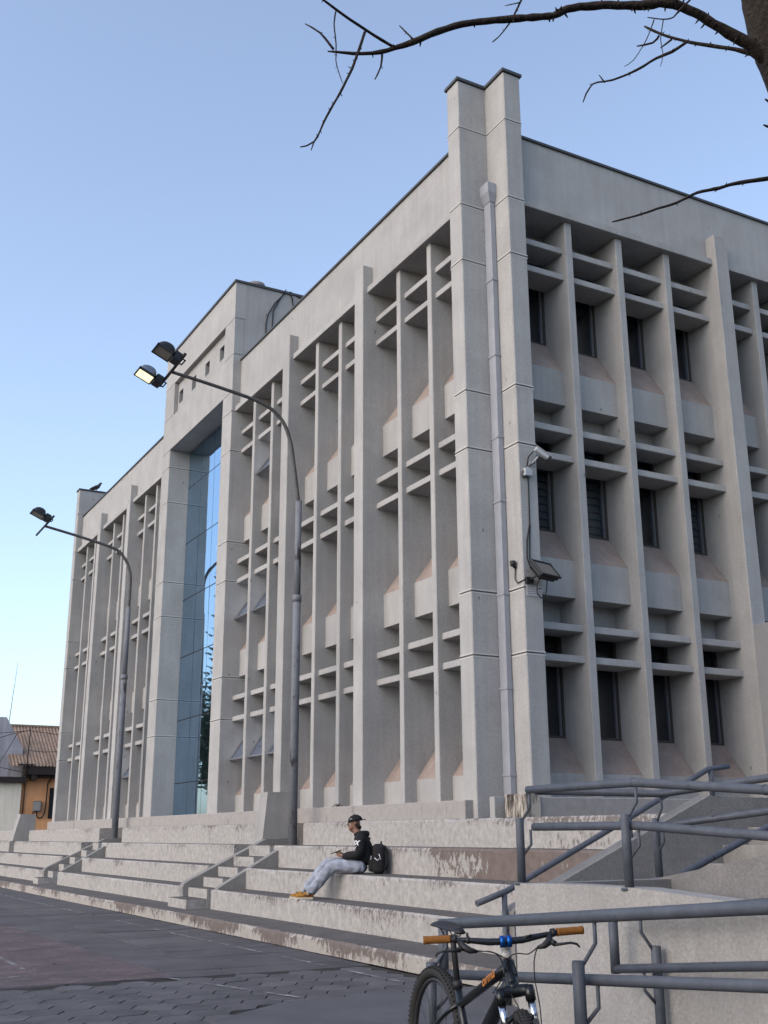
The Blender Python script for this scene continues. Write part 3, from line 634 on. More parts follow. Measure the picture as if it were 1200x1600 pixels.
# ================================================================== street lamps
LIT = mat('lit_lamp_glass', (0.9, 0.85, 0.6), 0.4, emit=(1.0, 0.90, 0.50), es=0.62)
LENS = mat('dull_lamp_glass', (0.20, 0.19, 0.17), 0.25)
def floodhead(parent, loc, lit, k=1.0, tilt=24):
    """lamp head: lens faces down, reflector dome above, gear box towards the arm"""
    h = empty('lamp_head', loc, parent=parent); h.rotation_euler = (0, math.radians(tilt), 0)
    def bb(mb, n, mt): return mb.build(n, mt, h, (0, 0, 0), world=False)
    L, W = 0.46*k, 0.50*k
    x1 = -0.30*k; x0 = x1-L
    # lens frame
    mb = MB()
    for b in ((x0, x0+0.03, -W/2, W/2), (x1-0.03, x1, -W/2, W/2), (x0, x1, -W/2, -W/2+0.03), (x0, x1, W/2-0.03, W/2)): mb.box(*b, -0.03, 0.02)
    bb(mb, 'lens_frame', METALD)
    mb = MB(); mb.box(x0+0.02, x1-0.02, -W/2+0.02, W/2-0.02, -0.02, -0.005); bb(mb, 'lens', LIT if lit else LENS)
    # dome
    mb = MB(); n = 8; rows = []
    for i in range(n+1):
        t = i/n; th = t*math.pi/2; s = math.cos(th)**0.8 if i < n else 0.05; z = 0.02+0.25*k*math.sin(th)
        cx = (x0+x1)/2+0.06*k*t; ring = []
        for q in range(20):
            a = 2*math.pi*q/20; ca, sa = math.cos(a), math.sin(a)
            m_ = max(abs(ca), abs(sa))**(0.75*(1-t)); ring.append((cx+ca/m_*L/2*s, sa/m_*W/2*s, z))
        rows.append(ring)
    b0 = len(mb.v)
    for rr in rows: mb.v += rr
    for i in range(n):
        for q in range(20):
            mb.f.append([b0+i*20+q, b0+i*20+(q+1) % 20, b0+(i+1)*20+(q+1) % 20, b0+(i+1)*20+q]); mb.mi.append(0); mb.sm.append(True)
    mb.f.append([b0+n*20+q for q in range(20)]); mb.mi.append(0); mb.sm.append(True)
    bb(mb, 'reflector_dome', ALUM if lit else METALD)
    mb = MB(); mb.box(-0.30*k, -0.09*k, -0.16*k, 0.16*k, -0.05, 0.15*k, c=0.012); mb.box(-0.28*k, -0.11*k, -0.14*k, 0.14*k, 0.151*k, 0.175*k); bb(mb, 'gear_box', METALD)
    mb = MB(); mb.tube([(-0.12*k, 0.14*k, 0.05), (0.0, 0.14*k, 0.05), (0.0, -0.14*k, 0.05), (-0.12*k, -0.14*k, 0.05)], 0.016, 8); bb(mb, 'bracket', METALD)
    return h
def street_lamp(label, base, arm, heads, cross, r0, r1):
    r = empty('street_lamp', base, label, 'street lamp', 'street lamps on curved arms')
    o = tuple(base)
    mb = MB(); zt = arm[0][2]; zb = base[2]
    mb.tube([(base[0], base[1], zb-0.2), (base[0], base[1], zb+3.5), (base[0], base[1], zb+5.0)], [r0, r0*0.95, r0*0.92], 16)
    mb.tube([(base[0], base[1], zb+5.0), (base[0], base[1], zt-0.9)], [r0*0.82, r0*0.74], 16)
    mb.tube([(base[0], base[1], zb+4.92), (base[0], base[1], zb+5.06)], r0*1.08, 16)
    mb.build('pole', STEELP, r, o)
    mb = MB(); A = [(base[0], base[1], zt-1.0)]+list(arm); rr = [r0*0.62]+[r0*0.6+(r1-r0*0.6)*i/(len(arm)-1) for i in range(len(arm))]
    # smooth
    P_ = [Vector(p) for p in A]; out = []; ro = []
    for i in range(len(P_)-1):
        p0, p1, p2, p3 = P_[max(i-1, 0)], P_[i], P_[i+1], P_[min(i+2, len(P_)-1)]
        for q in range(5):
            t = q/5; out.append(0.5*((2*p1)+(-p0+p2)*t+(2*p0-5*p1+4*p2-p3)*t*t+(-p0+3*p1-3*p2+p3)*t**3)); ro.append(rr[i]+(rr[i+1]-rr[i])*t)
    out.append(P_[-1]); ro.append(rr[-1])
    mb.tube(out, [q*0.85 for q in ro], 12); mb.build('arm', ARM, r, o)
    if cross: mb = MB(); mb.tube(cross, 0.034, 8); mb.build('crossbar', METALD, r, o)
    for (loc, lit, k) in heads: floodhead(r, tuple(Vector(loc)-Vector(base)), lit, k)
    return r
street_lamp('nearer grey street lamp with two floodlights on a curved arm, one of them lit', (9.32, 20.9, 1.31),
            [(9.17, 20.9, 9.35), (9.07, 20.9, 9.85), (8.86, 20.9, 10.27), (8.40, 20.9, 10.56), (7.4, 20.9, 10.74), (6.33, 20.9, 10.88)],
            [((6.36, 20.26, 10.80), False, 0.86), ((6.34, 21.44, 10.74), True, 0.86)], [(6.33, 20.0, 10.92), (6.33, 21.7, 10.86)], 0.088, 0.042)
street_lamp('farther grey street lamp with one unlit floodlight on its curved arm', (9.44, 34.4, 1.31),
            [(9.44, 34.4, 9.45), (9.36, 34.4, 9.85), (9.18, 34.4, 10.17), (8.85, 34.4, 10.42), (7.8, 34.4, 10.66), (6.63, 34.4, 10.88)],
            [((6.66, 33.7, 10.84), False, 0.9)], [(6.62, 33.2, 10.90), (6.62, 35.7, 10.90)], 0.10, 0.05)
# ================================================================== fittings on the corner post
yF = 14.605
cam_ = empty('security_camera', (10.90, yF, 7.72), 'white bullet security camera on a bracket high on the corner post', 'camera')
mb = MB(); mb.tube([(10.90, yF, 7.66), (10.90, yF-0.05, 7.66), (10.92, yF-0.17, 7.74)], 0.016, 8); mb.tube([(10.90, yF-0.004, 7.66), (10.90, yF-0.02, 7.66)], 0.05, 12); mb.build('bracket', WHITEP, cam_, (10.90, yF, 7.72))
M = Matrix.Translation((10.98, yF-0.20, 7.80)) @ Euler((0, math.radians(32), math.radians(-12))).to_matrix().to_4x4()
mb = MB(); mb.box(-0.14, 0.14, -0.045, 0.045, -0.035, 0.04, c=0.012); mb.box(-0.15, 0.19, -0.052, 0.052, 0.042, 0.052); mb.xf(M); mb.build('camera_body', WHITEP, cam_, (10.90, yF, 7.72))
mb = MB(); mb.tube([(0.14, 0, 0), (0.152, 0, 0)], 0.03, 12); mb.xf(M); mb.build('lens', BLACK, cam_, (10.90, yF, 7.72))
jb = MB(); jb.box(10.70, 10.86, yF-0.085, yF-0.002, 7.40, 7.54, c=0.012); jb.tube([(10.78, yF-0.04, 7.54), (10.78, yF-0.04, 7.57)], 0.03, 10); tag(jb.build('junction_box', WHITEP, None, (10.78, yF, 7.4)), 'small pale junction box under the security camera', 'box')
mb = MB(); c_ = lambda *p: mb.tube(p, 0.011, 6)
c_((10.76, yF-0.05, 7.57), (10.70, yF-0.04, 7.50), (10.66, yF-0.04, 7.42), (10.69, yF-0.04, 7.36), (10.76, yF-0.05, 7.40))
c_((10.77, yF-0.05, 7.57), (10.80, yF-0.06, 7.75), (10.90, yF-0.12, 7.88), (10.95, yF-0.16, 7.86))
c_((10.78, yF-0.05, 7.57), (10.86, yF-0.06, 7.62), (10.92, yF-0.08, 7.66))
c_((10.80, yF-0.03, 7.40), (10.81, yF-0.012, 7.0), (10.80, yF-0.012, 6.55), (10.73, yF-0.012, 6.25), (10.72, yF-0.012, 5.95), (10.78, yF-0.04, 5.75))
c_((10.81, yF-0.012, 6.55), (10.79, yF-0.012, 6.3), (10.775, yF-0.012, 5.95), (10.80, yF-0.04, 5.76))
tag(mb.build('camera_cable', CABLE, None, (10.78, yF, 6.5)), 'black cables dropping from the security camera to the floodlight', 'cable')
fl = empty('floodlight', (10.86, yF, 5.62), 'black rectangular floodlight on the corner post below the security camera', 'floodlight')
M = Matrix.Translation((10.90, yF-0.26, 5.72)) @ Euler((math.radians(-38), 0, math.radians(14))).to_matrix().to_4x4()
mb = MB(); mb.box(-0.24, 0.24, 0.0, 0.07, -0.17, 0.17, c=0.02); mb.box(-0.25, 0.25, -0.035, 0.0, -0.18, -0.155); mb.box(-0.25, 0.25, -0.035, 0.0, 0.155, 0.18); mb.box(-0.25, -0.225, -0.034, 0.0, -0.155, 0.155); mb.box(0.225, 0.25, -0.034, 0.0, -0.155, 0.155)
for q in range(7): mb.box(-0.2, 0.2, 0.07, 0.115, -0.14+q*0.045, -0.13+q*0.045)
mb.xf(M); mb.build('housing', BLACK, fl, (10.86, yF, 5.62))
mb = MB(); mb.box(-0.222, 0.222, -0.02, -0.001, -0.152, 0.152); mb.xf(M); mb.build('glass', mat('dusty_lamp_glass', (0.13, 0.12, 0.105), 0.35), fl, (10.86, yF, 5.62))
mb = MB(); mb.box(10.66, 10.80, yF-0.06, yF-0.001, 5.52, 5.62); mb.tube([(10.72, yF-0.04, 5.57), (10.74, yF-0.20, 5.60), (10.86, yF-0.22, 5.66)], 0.018, 8); mb.build('bracket', BLACK, fl, (10.86, yF, 5.62))
mb = MB(); mb.tube([(10.86, yF-0.16, 5.60), (10.83, yF-0.10, 5.48), (10.84, yF-0.09, 5.34), (10.90, yF-0.10, 5.27), (10.98, yF-0.11, 5.30), (11.0, yF-0.14, 5.42), (10.97, yF-0.2, 5.56)], 0.010, 6); mb.tube([(10.62, 14.80, 5.82), (10.60, 14.80, 5.62), (10.615, 14.75, 5.54), (10.62, 14.64, 5.56), (10.66, yF-0.03, 5.58)], 0.010, 6); mb.build('cable', CABLE, fl, (10.86, yF, 5.62))
so_ = empty('light_sensor', (10.63, 14.80, 5.85), 'small dark light sensor on the left face of the corner post beside the floodlight', 'sensor')
mb = MB(); mb.tube([(10.634, 14.80, 5.82), (10.59, 14.80, 5.82), (10.57, 14.80, 5.86)], 0.02, 8); mb.build('bracket', BLACK, so_, (10.63, 14.80, 5.85))
mb = MB(); mb.tube([(10.57, 14.80, 5.84), (10.57, 14.80, 5.93)], [0.045, 0.05], 12); mb.build('sensor_cap', METALD, so_, (10.63, 14.80, 5.85))
sg = empty('wall_sign', (10.80, yF, 5.40), 'small pale notice plate on the corner post under the floodlight', 'sign')
mb = MB(); mb.box(10.685, 10.925, yF-0.012, yF-0.002, 5.31, 5.485); mb.build('plate', mat('faded_sign_plate', (0.42, 0.41, 0.42), 0.6), sg, (10.80, yF, 5.40))
mb = MB()
for q, (a, b) in enumerate(((10.70, 10.86), (10.70, 10.91), (10.70, 10.88), (10.70, 10.91))):
    z = 5.455-q*0.038
    x = a
    while x < b: wd = rnd.uniform(0.012, 0.03); mb.box(x, min(x+wd, b), yF-0.0145, yF-0.0121, z, z+0.014); x += wd+0.007
mb.build('print', mat('sign_print', (0.22, 0.21, 0.22), 0.7), sg, (10.80, yF, 5.40))
# cables and stub on the tower side
mb = MB(); c2 = lambda *p: mb.tube(p, 0.016, 6)
yT = TY0-0.02
c2((10.95, yT, 14.48), (10.95, yT, 15.75), (11.0, yT, 16.05), (11.2, yT, 16.45), (11.5, yT, 16.84), (11.7, yT, 16.95))
c2((11.15, yT, 14.48), (11.14, yT, 15.6), (11.16, yT, 16.2), (11.35, yT, 16.6), (11.55, yT-0.02, 16.98)); c2((11.6, yT, 16.95), (11.75, yT-0.02, 16.75), (11.78, yT-0.03, 16.5), (11.74, yT, 16.8)); c2((11.7, yT, 16.95), (12.1, yT, 16.78), (12.6, yT, 16.62))
tag(mb.build('roof_cable', CABLE, None, (11, yT, 15)), 'black cables hanging over the side of the roof block', 'cable')
# ================================================================== pigeon
pg = empty('pigeon', (10.72, 45.4, 15.66), 'dark pigeon perched on top of the post at the far end of the roof', 'bird')
PIG = mat('dark_pigeon_feathers', (0.035, 0.035, 0.042), 0.7, var=0.2, vscale=30)
mb = MB(); mb.tube([(-0.30, 0, 0.10), (-0.17, 0, 0.13), (-0.08, 0, 0.16), (0.02, 0, 0.19), (0.10, 0, 0.23), (0.15, 0, 0.29), (0.18, 0, 0.34), (0.215, 0, 0.345), (0.255, 0, 0.335)], [0.02, 0.045, 0.075, 0.09, 0.075, 0.05, 0.045, 0.03, 0.006], 12); mb.build('body', PIG, pg, world=False)
for s in (-1, 1):
    mb = MB(); mb.tube([(0.02, s*0.03, 0.13), (0.02, s*0.03, 0.02), (0.05, s*0.03, 0.005)], 0.008, 6); mb.build('leg', mat('pigeon_leg', (0.2, 0.06, 0.05), 0.6), pg, world=False)
    mb = MB(); mb.tube([(-0.24, s*0.05, 0.13), (-0.1, s*0.085, 0.17), (0.04, s*0.085, 0.20), (0.09, s*0.06, 0.21)], [0.012, 0.03, 0.035, 0.02], 8); mb.build('wing', PIG, pg, world=False)
pg.rotation_euler = (0, 0, math.radians(-40)); pg.scale = (1.1, 1.1, 1.1)
# ================================================================== houses at the far left
ORA = mat('orange_house_render', (0.74, 0.36, 0.17), 0.92, var=0.07, vscale=1.2, streak=0.06)
CRM = mat('cream_house_render', (0.76, 0.68, 0.56), 0.92, var=0.07, vscale=1.2, streak=0.05)
GRYR = mat('grey_gable_render', (0.36, 0.35, 0.38), 0.95, var=0.15, vscale=1.0, streak=0.15)
TIN = mat('rusty_corrugated_roof', (0.26, 0.18, 0.13), 0.75, var=0.25, vscale=1.5, streak=0.1)
EAVE = mat('dark_brown_eave', (0.03, 0.022, 0.02), 0.7)
oh = empty('orange_house', (12.5, 60, 0), 'low orange rendered house with a rusty corrugated roof beyond the far end of the building', 'house')
def hb(mb, n, mt, par, ori): return mb.build(n, mt, par, ori)
OO = (12.5, 60, 0)
mb = MB(); mb.box(11.47, 17, 60.0, 66, 0, 4.4); hb(mb, 'wall', ORA, oh, OO)
mb = MB(); mb.prism([(59.6, 4.41), (59.6, 4.90), (63.0, 7.0), (66, 7.0), (66, 4.41)], 'x', 11.6, 17); hb(mb, 'attic', EAVE, oh, OO)
mb = MB(); mb.box(11.5, 17.2, 59.35, 60.2, 4.53, 4.93); hb(mb, 'eave', EAVE, oh, OO)
for x in (11.85, 13.2, 14.6): mb = MB(); mb.box(x, x+0.25, 59.4, 60.0, 4.25, 4.52); hb(mb, 'rafter', EAVE, oh, OO)
mb = MB(); n = 150; x0, x1 = 10.7, 17.2
for i in range(n+1):
    x = x0+(x1-x0)*i/n; dz = 0.035*math.sin(i*math.pi/2+0.4) if True else 0
    mb.v += [(x, 59.3, 4.95+dz), (x, 63.0, 7.28+dz)]
for i in range(n): mb.f.append([2*i, 2*i+2, 2*i+3, 2*i+1]); mb.mi.append(0); mb.sm.append(True)
hb(mb, 'roof', TIN, oh, OO)
mb = MB(); mb.box(10.9, 17.2, 62.9, 63.3, 7.25, 7.36); hb(mb, 'ridge_cap', TIN, oh, OO)
mb = MB(); mb.box(12.93, 13.9, 59.97, 60.02, 2.36, 3.9); hb(mb, 'window', DARK, oh, OO)
mbx = empty('meter_box', (12.3, 59.9, 3.0), 'grey electricity meter box with looped conduit on the orange house wall', 'box')
OM = (12.3, 59.9, 3.0)
mb = MB(); mb.box(12.12, 12.50, 59.78, 59.99, 2.72, 3.24, c=0.015); hb(mb, 'box_body', FRAME2, mbx, OM)
mb = MB(); mb.box(12.155, 12.465, 59.77, 59.78, 2.76, 3.20); hb(mb, 'door', mat('meter_door', (0.30, 0.28, 0.25), 0.6), mbx, OM)
mb = MB(); mb.tube([(12.32, 59.9, 2.72), (12.34, 59.9, 2.5), (12.45, 59.9, 2.38), (12.62, 59.9, 2.42), (12.72, 59.9, 2.65), (12.75, 59.9, 3.0), (12.78, 59.9, 4.15), (13.0, 59.7, 4.6), (13.05, 59.2, 5.3), (13.07, 59.2, 6.3)], 0.035, 8); hb(mb, 'conduit', EAVE, mbx, OM)
mb = MB()
mb.tube([(11.62, 59.95, 1.8), (11.65, 59.95, 4.4)], 0.03, 6); mb.tube([(12.12, 59.95, 1.9), (12.14, 59.95, 2.75)], 0.02, 6); tag(mb.build('wall_conduit', mat('rust_conduit', (0.10, 0.045, 0.03), 0.8), None, (11.6, 59.95, 2)), 'rust coloured conduit running down the orange house wall', 'pipe')
ch = empty('cream_house', (9.5, 59.8, 0), 'low cream rendered house wall left of the orange house', 'house')
OC = (9.5, 59.8, 0)
mb = MB(); mb.box(4.0, 11.45, 59.8, 66, 0, 4.12); hb(mb, 'wall', CRM, ch, OC)
mb = MB(); mb.box(4.0, 11.60, 59.5, 59.79, 4.12, 4.40); mb.box(4, 11.6, 59.79, 62, 4.13, 4.42); hb(mb, 'eave', EAVE, ch, OC)
mb = MB(); mb.prism([(4.5, 4.42), (4.5, 5.6), (10.05, 7.46), (10.5, 7.46), (11.45, 5.9), (11.5, 4.42)], 'y', 60.3, 60.75); tag(mb.build('gable_wall', GRYR, None, (9, 60.5, 4.42)), 'grey weathered gable wall rising above the cream house roof', 'wall')
mb = MB(); mb.tube([(10.9, 62, 6.8), (11.02, 62, 9.0), (11.12, 62, 10.6)], [0.022, 0.014, 0.008], 6); tag(mb.build('antenna_mast', METALD, None, (10.9, 62, 6.8)), 'thin antenna mast above the corrugated roof', 'antenna')
mb = MB(); mb.tube([(11.52, 59.3, 4.4), (11.56, 59.3, 6.85)], 0.03, 6); mb.box(11.1, 11.9, 59.25, 59.33, 4.98, 5.05); tag(mb.build('service_mast', EAVE, None, (11.5, 59.3, 4.5)), 'thin dark service mast carrying wires at the corner of the orange house', 'pole')
def wire(label, *pts):
    mb = MB(); mb.tube(pts, 0.016, 5); tag(mb.build('overhead_wire', CABLE, None, pts[0]), label, 'wire', 'wires strung between the far houses')
wire('upper black wire strung from the service mast to the far building', (4, 59.2, 6.3), (9.0, 59.25, 6.42), (11.56, 59.3, 6.72), (13.05, 59.2, 6.55), (14, 59, 6.6))
wire('lower black wire strung across the corrugated roof', (11.54, 59.25, 5.72), (12.3, 59.2, 5.66), (13.05, 59.2, 5.70))
wire('black wire looping down over the grey gable', (4, 59.2, 5.6), (9.5, 59.2, 6.1), (10.6, 59.2, 6.5), (11.56, 59.3, 6.75))
wire('slack black wire drooping along the cream house eave', (8, 59.3, 5.2), (10.0, 59.3, 4.75), (10.6, 59.3, 5.9), (10.9, 59.25, 6.55)) 
wire('black wire sagging across the grey gable base', (8, 59.3, 5.1), (10.2, 59.3, 4.85), (11.5, 59.3, 4.6))
# ================================================================== bare tree overhanging at the top right
BARK = mat('dark_bark', (0.030, 0.023, 0.019), 0.95, var=0.35, vscale=35, bump=0.9, bscale=60)
TREE = {
'main': [(2.594,2.054,3.902,0.0273),(2.514,2.06,3.951,0.0251),(2.443,2.071,3.983,0.0208),(2.363,2.086,4.011,0.0186),(2.279,2.101,4.041,0.0175),(2.197,2.123,4.053,0.0174),(2.116,2.154,4.034,0.0173),(1.997,2.197,4.017,0.0152),(1.91,2.23,3.997,0.0141),(1.875,2.245,3.982,0.0141),(1.849,2.258,3.964,0.0131),(1.784,2.282,3.949,0.013),(1.607,2.348,3.908,0.0119),(1.551,2.371,3.888,0.0118),(1.481,2.402,3.853,0.0118),(1.433,2.424,3.822,0.0108),(1.382,2.446,3.797,0.0088),(1.342,2.463,3.78,0.0078),(1.287,2.483,3.766,0.0068),(1.188,2.514,3.759,0.0029)],
'a': [(1.383,2.448,3.799,0.0058),(1.282,2.444,3.821,0.0051),(1.2,2.439,3.841,0.0044),(1.134,2.433,3.86,0.0039),(1.058,2.426,3.879,0.0033)],
'b': [(1.279,2.446,3.814,0.0058),(1.258,2.447,3.738,0.0053),(1.238,2.449,3.671,0.0049),(1.201,2.453,3.576,0.0042),(1.161,2.458,3.485,0.0036),(1.125,2.461,3.392,0.003),(1.084,2.466,3.363,0.0027)],
'b2': [(1.116,2.443,3.378,0.0027),(1.112,2.454,3.354,0.0018)],
'c': [(1.176,2.434,3.839,0.0028),(1.172,2.437,3.794,0.0026),(1.178,2.435,3.721,0.0022),(1.178,2.435,3.665,0.0018),(1.185,2.431,3.628,0.0016),(1.195,2.425,3.588,0.0014)],
'e': [(1.206,2.512,3.772,0.0048),(1.172,2.535,3.835,0.0035),(1.135,2.564,3.874,0.0024)],
'f': [(1.35,2.468,3.775,0.0039),(1.343,2.465,3.727,0.0032),(1.324,2.467,3.677,0.0024)],
'g': [(1.429,2.418,3.828,0.0034),(1.409,2.464,3.903,0.0025)],
'h': [(1.923,2.4,4.32,0.0065),(1.871,2.427,4.194,0.0048),(1.838,2.445,4.106,0.0037),(1.819,2.454,4.065,0.0032),(1.788,2.468,4.015,0.0025),(1.766,2.477,3.991,0.0021)],
'h2': [(1.853,2.435,4.151,0.0027),(1.787,2.427,4.105,0.0016)],
'i': [(2.59,2.047,3.928,0.0105),(2.545,2.088,3.963,0.0096),(2.502,2.127,3.996,0.0087),(2.445,2.181,4.028,0.0075),(2.393,2.229,4.058,0.0065),(2.333,2.282,4.102,0.0053),(2.289,2.318,4.145,0.0044)],
'j': [(2.389,2.233,4.057,0.0065),(2.36,2.272,4.036,0.006),(2.324,2.312,4.024,0.0055),(2.283,2.365,3.999,0.0048),(2.227,2.427,3.98,0.004),(2.177,2.475,3.977,0.0034),(2.167,2.516,3.928,0.0028)],
'j2': [(2.213,2.45,3.98,0.0033),(2.192,2.453,4.006,0.0022)],
'k': [(2.358,2.265,4.081,0.0043),(2.34,2.304,4.066,0.0027)],
'l': [(2.331,2.295,4.108,0.0049),(2.325,2.321,4.094,0.0043),(2.293,2.366,4.1,0.0033)],
'm': [(2.253,2.073,4.048,0.0036),(2.205,2.08,3.992,0.0031),(2.183,2.083,3.961,0.0028),(2.145,2.087,3.941,0.0025),(2.08,2.09,3.924,0.002)],
'n': [(2.111,2.094,3.931,0.0022),(2.094,2.117,3.867,0.0018),(2.062,2.146,3.8,0.0014),(2.036,2.163,3.778,0.0012)],
'o': [(2.143,2.086,3.94,0.002),(2.135,2.098,3.869,0.0016),(2.142,2.1,3.819,0.0014),(2.135,2.109,3.778,0.0012)],
'p': [(2.965,2.088,3.55,0.0119),(2.718,2.084,3.569,0.0096),(2.556,2.104,3.509,0.0082),(2.498,2.111,3.488,0.0077),(2.419,2.119,3.457,0.007),(2.357,2.126,3.426,0.0065),(2.271,2.135,3.389,0.0057),(2.188,2.145,3.334,0.0049),(2.114,2.152,3.296,0.0043),(2.051,2.157,3.261,0.0037),(1.946,2.165,3.21,0.0028)],
'q': [(2.809,2.068,3.686,0.0085),(2.505,2.037,3.744,0.0041)],
'r': [(2.811,2.071,3.676,0.0085),(2.547,2.089,3.696,0.0041)],
'trunk': [(2.409,1.961,4.482,0.0577),(2.488,1.998,4.241,0.065),(2.532,2.015,4.12,0.0713),(2.577,2.031,3.999,0.0755),(2.622,2.036,3.908,0.0787),(2.717,2.049,3.717,0.0829),(2.838,2.077,3.434,0.0881),(3.002,2.163,2.911,0.0965)],
}
bt = empty('bare_tree', (3.14, 2.28, 0), 'bare dark tree leaning in at the right edge, its leafless branch reaching over the building', 'tree')
def limb(pts, name, spurs=0, seg=8):
    P_ = [Vector(p[:3]) for p in pts]; R_ = [p[3]*(0.86 if name == 'branch' else 1.0) for p in pts]; out = []; ro = []
    for i in range(len(P_)-1):
        p0, p1, p2, p3 = P_[max(i-1, 0)], P_[i], P_[i+1], P_[min(i+2, len(P_)-1)]
        n = max(2, int((p2-p1).length/0.022))
        for q in range(n):
            t = q/n; v = 0.5*((2*p1)+(-p0+p2)*t+(2*p0-5*p1+4*p2-p3)*t*t+(-p0+3*p1-3*p2+p3)*t**3)
            r = R_[i]+(R_[i+1]-R_[i])*t
            out.append(v+Vector((rnd.uniform(-1, 1), rnd.uniform(-1, 1), rnd.uniform(-1, 1)))*r*(0.09 if r < .04 else .02)); ro.append(r*(rnd.uniform(0.9, 1.12) if r < .04 else rnd.uniform(.98, 1.02)))
    out.append(P_[-1]); ro.append(R_[-1]*0.8)
    mb = MB(); mb.tube(out, ro, seg)
    for _ in range(spurs):
        i = rnd.randrange(2, len(out)-2); d = (out[i+1]-out[i]).normalized()
        s = d.cross(Vector((rnd.uniform(-1, 1), rnd.uniform(-1, 1), rnd.uniform(-1, 1)))).normalized()+d*rnd.uniform(-0.5, 0.5)
        L = rnd.uniform(0.004, 0.014)*(0.6+ro[i]*40); r = min(ro[i]*0.45, 0.004)
        mb.tube([out[i], out[i]+s*(ro[i]+L*0.5), out[i]+s*(ro[i]+L)+Vector((0, 0, rnd.uniform(-0.004, 0.004)))], [r, r*0.7, r*0.25], 5)
    return mb.build(name, BARK, bt, tuple(bt.location))
for k_, v_ in TREE.items():
    if k_ == 'trunk': v_ = v_+[(3.12, 2.25, 1.6, 0.105), (3.14, 2.28, 0.5, 0.12), (3.14, 2.28, -0.05, 0.15)]
    limb(v_, 'trunk' if k_ == 'trunk' else 'branch', {'main': 46, 'a': 8, 'b': 14, 'c': 8, 'i': 9, 'j': 9, 'p': 14, 'h': 7, 'n': 5, 'o': 4, 'e': 3, 'f': 3, 'g': 3}.get(k_, 0), 12 if k_ in ('trunk', 'main') else 7)
# ================================================================== trees across the plaza (seen mirrored in the glazed bay)
LEAF = mat('dark_green_leaves', (0.045, 0.062, 0.022), 0.6, var=0.35, vscale=2)
def leafmesh(centres, rad, count, size, name):
    mb = MB()
    for _ in range(count):
        c, r = rnd.choice(centres)
        while True:
            d = Vector((rnd.uniform(-1, 1), rnd.uniform(-1, 1), rnd.uniform(-1, 1)))
            if 0.2 < d.length < 1: break
        p = Vector(c)+d*r
        a = Vector((rnd.uniform(-1, 1), rnd.uniform(-1, 1), rnd.uniform(-1, 1))).normalized(); b_ = a.orthogonal().normalized(); s = size*rnd.uniform(0.6, 1.3)
        mb.add([p-a*s, p+b_*s*0.5, p+a*s, p-b_*s*0.5], [(0, 1, 2, 3)])
    return mb
lt_ = empty('leafy_tree', (-0.8, 58.5, 0), 'round leafy tree across the plaza, mirrored in the glazed bay', 'tree')
mb = MB(); mb.tube([(-0.8, 58.5, 0), (-0.7, 58.5, 2.5), (-0.9, 58.4, 4.5), (-0.4, 58.6, 7)], [0.28, 0.22, 0.17, 0.08], 10); mb.tube([(-0.75, 58.5, 3), (-2.4, 58.2, 5.2), (-3, 58, 7)], [0.14, 0.1, 0.04], 8); mb.tube([(-0.8, 58.5, 3.4), (0.8, 58.9, 5.6), (1.4, 59, 7.5)], [0.14, 0.1, 0.04], 8); mb.build('trunk', BARK, lt_, (-0.8, 58.5, 0))
cs = [((-0.8+rnd.uniform(-2.2, 2.0), 58.5+rnd.uniform(-2, 2), 6.2+rnd.uniform(-2.4, 3.2)), rnd.uniform(0.7, 1.3)) for _ in range(34)]
leafmesh(cs, 1, 6500, 0.16, '').build('crown', LEAF, lt_, (-0.8, 58.5, 0), recalc=False)
ap = empty('tall_conifer', (-2.2, 57.5, 0), 'tall open branched conifer across the plaza, mirrored in the glazed bay', 'tree')
mb = MB(); mb.tube([(-2.2, 57.5, 0), (-2.2, 57.5, 10), (-2.2, 57.5, 20)], [0.32, 0.2, 0.04], 10); mb.build('trunk', BARK, ap, (-2.2, 57.5, 0))
mb = MB()
for q in range(26):
    z = 6+q*0.54; L = 3.4*(1-(q/44)**2)
    for a in range(6):
        th = a*math.pi/3+q*0.5; d = Vector((math.cos(th), math.sin(th), 0)); tip = Vector((-2.2, 57.5, z))+d*L+Vector((0, 0, 0.5*L*0.3))
        mb.tube([(-2.2, 57.5, z), Vector((-2.2, 57.5, z))+d*L*0.5-Vector((0, 0, 0.1)), tip], [0.05, 0.09, 0.02], 5)
        for s in range(7):
            t = 0.45+0.09*s; p = Vector((-2.2, 57.5, z))+d*L*t; e = Vector((-d.y, d.x, 0))
            for sg_ in (-1, 1): mb.tube([p, p+e*sg_*0.45*(1.15-t)*1.6+d*0.2+Vector((0, 0, 0.1))], [0.07, 0.015], 4, cap=False)
mb.build('crown', LEAF, ap, (-2.2, 57.5, 0), recalc=False)
lt_.location = (-7.8, 77.0, 0); lt_.scale = (1.316,)*3; ap.location = (-9.65, 75.7, 0); ap.scale = (1.316,)*3
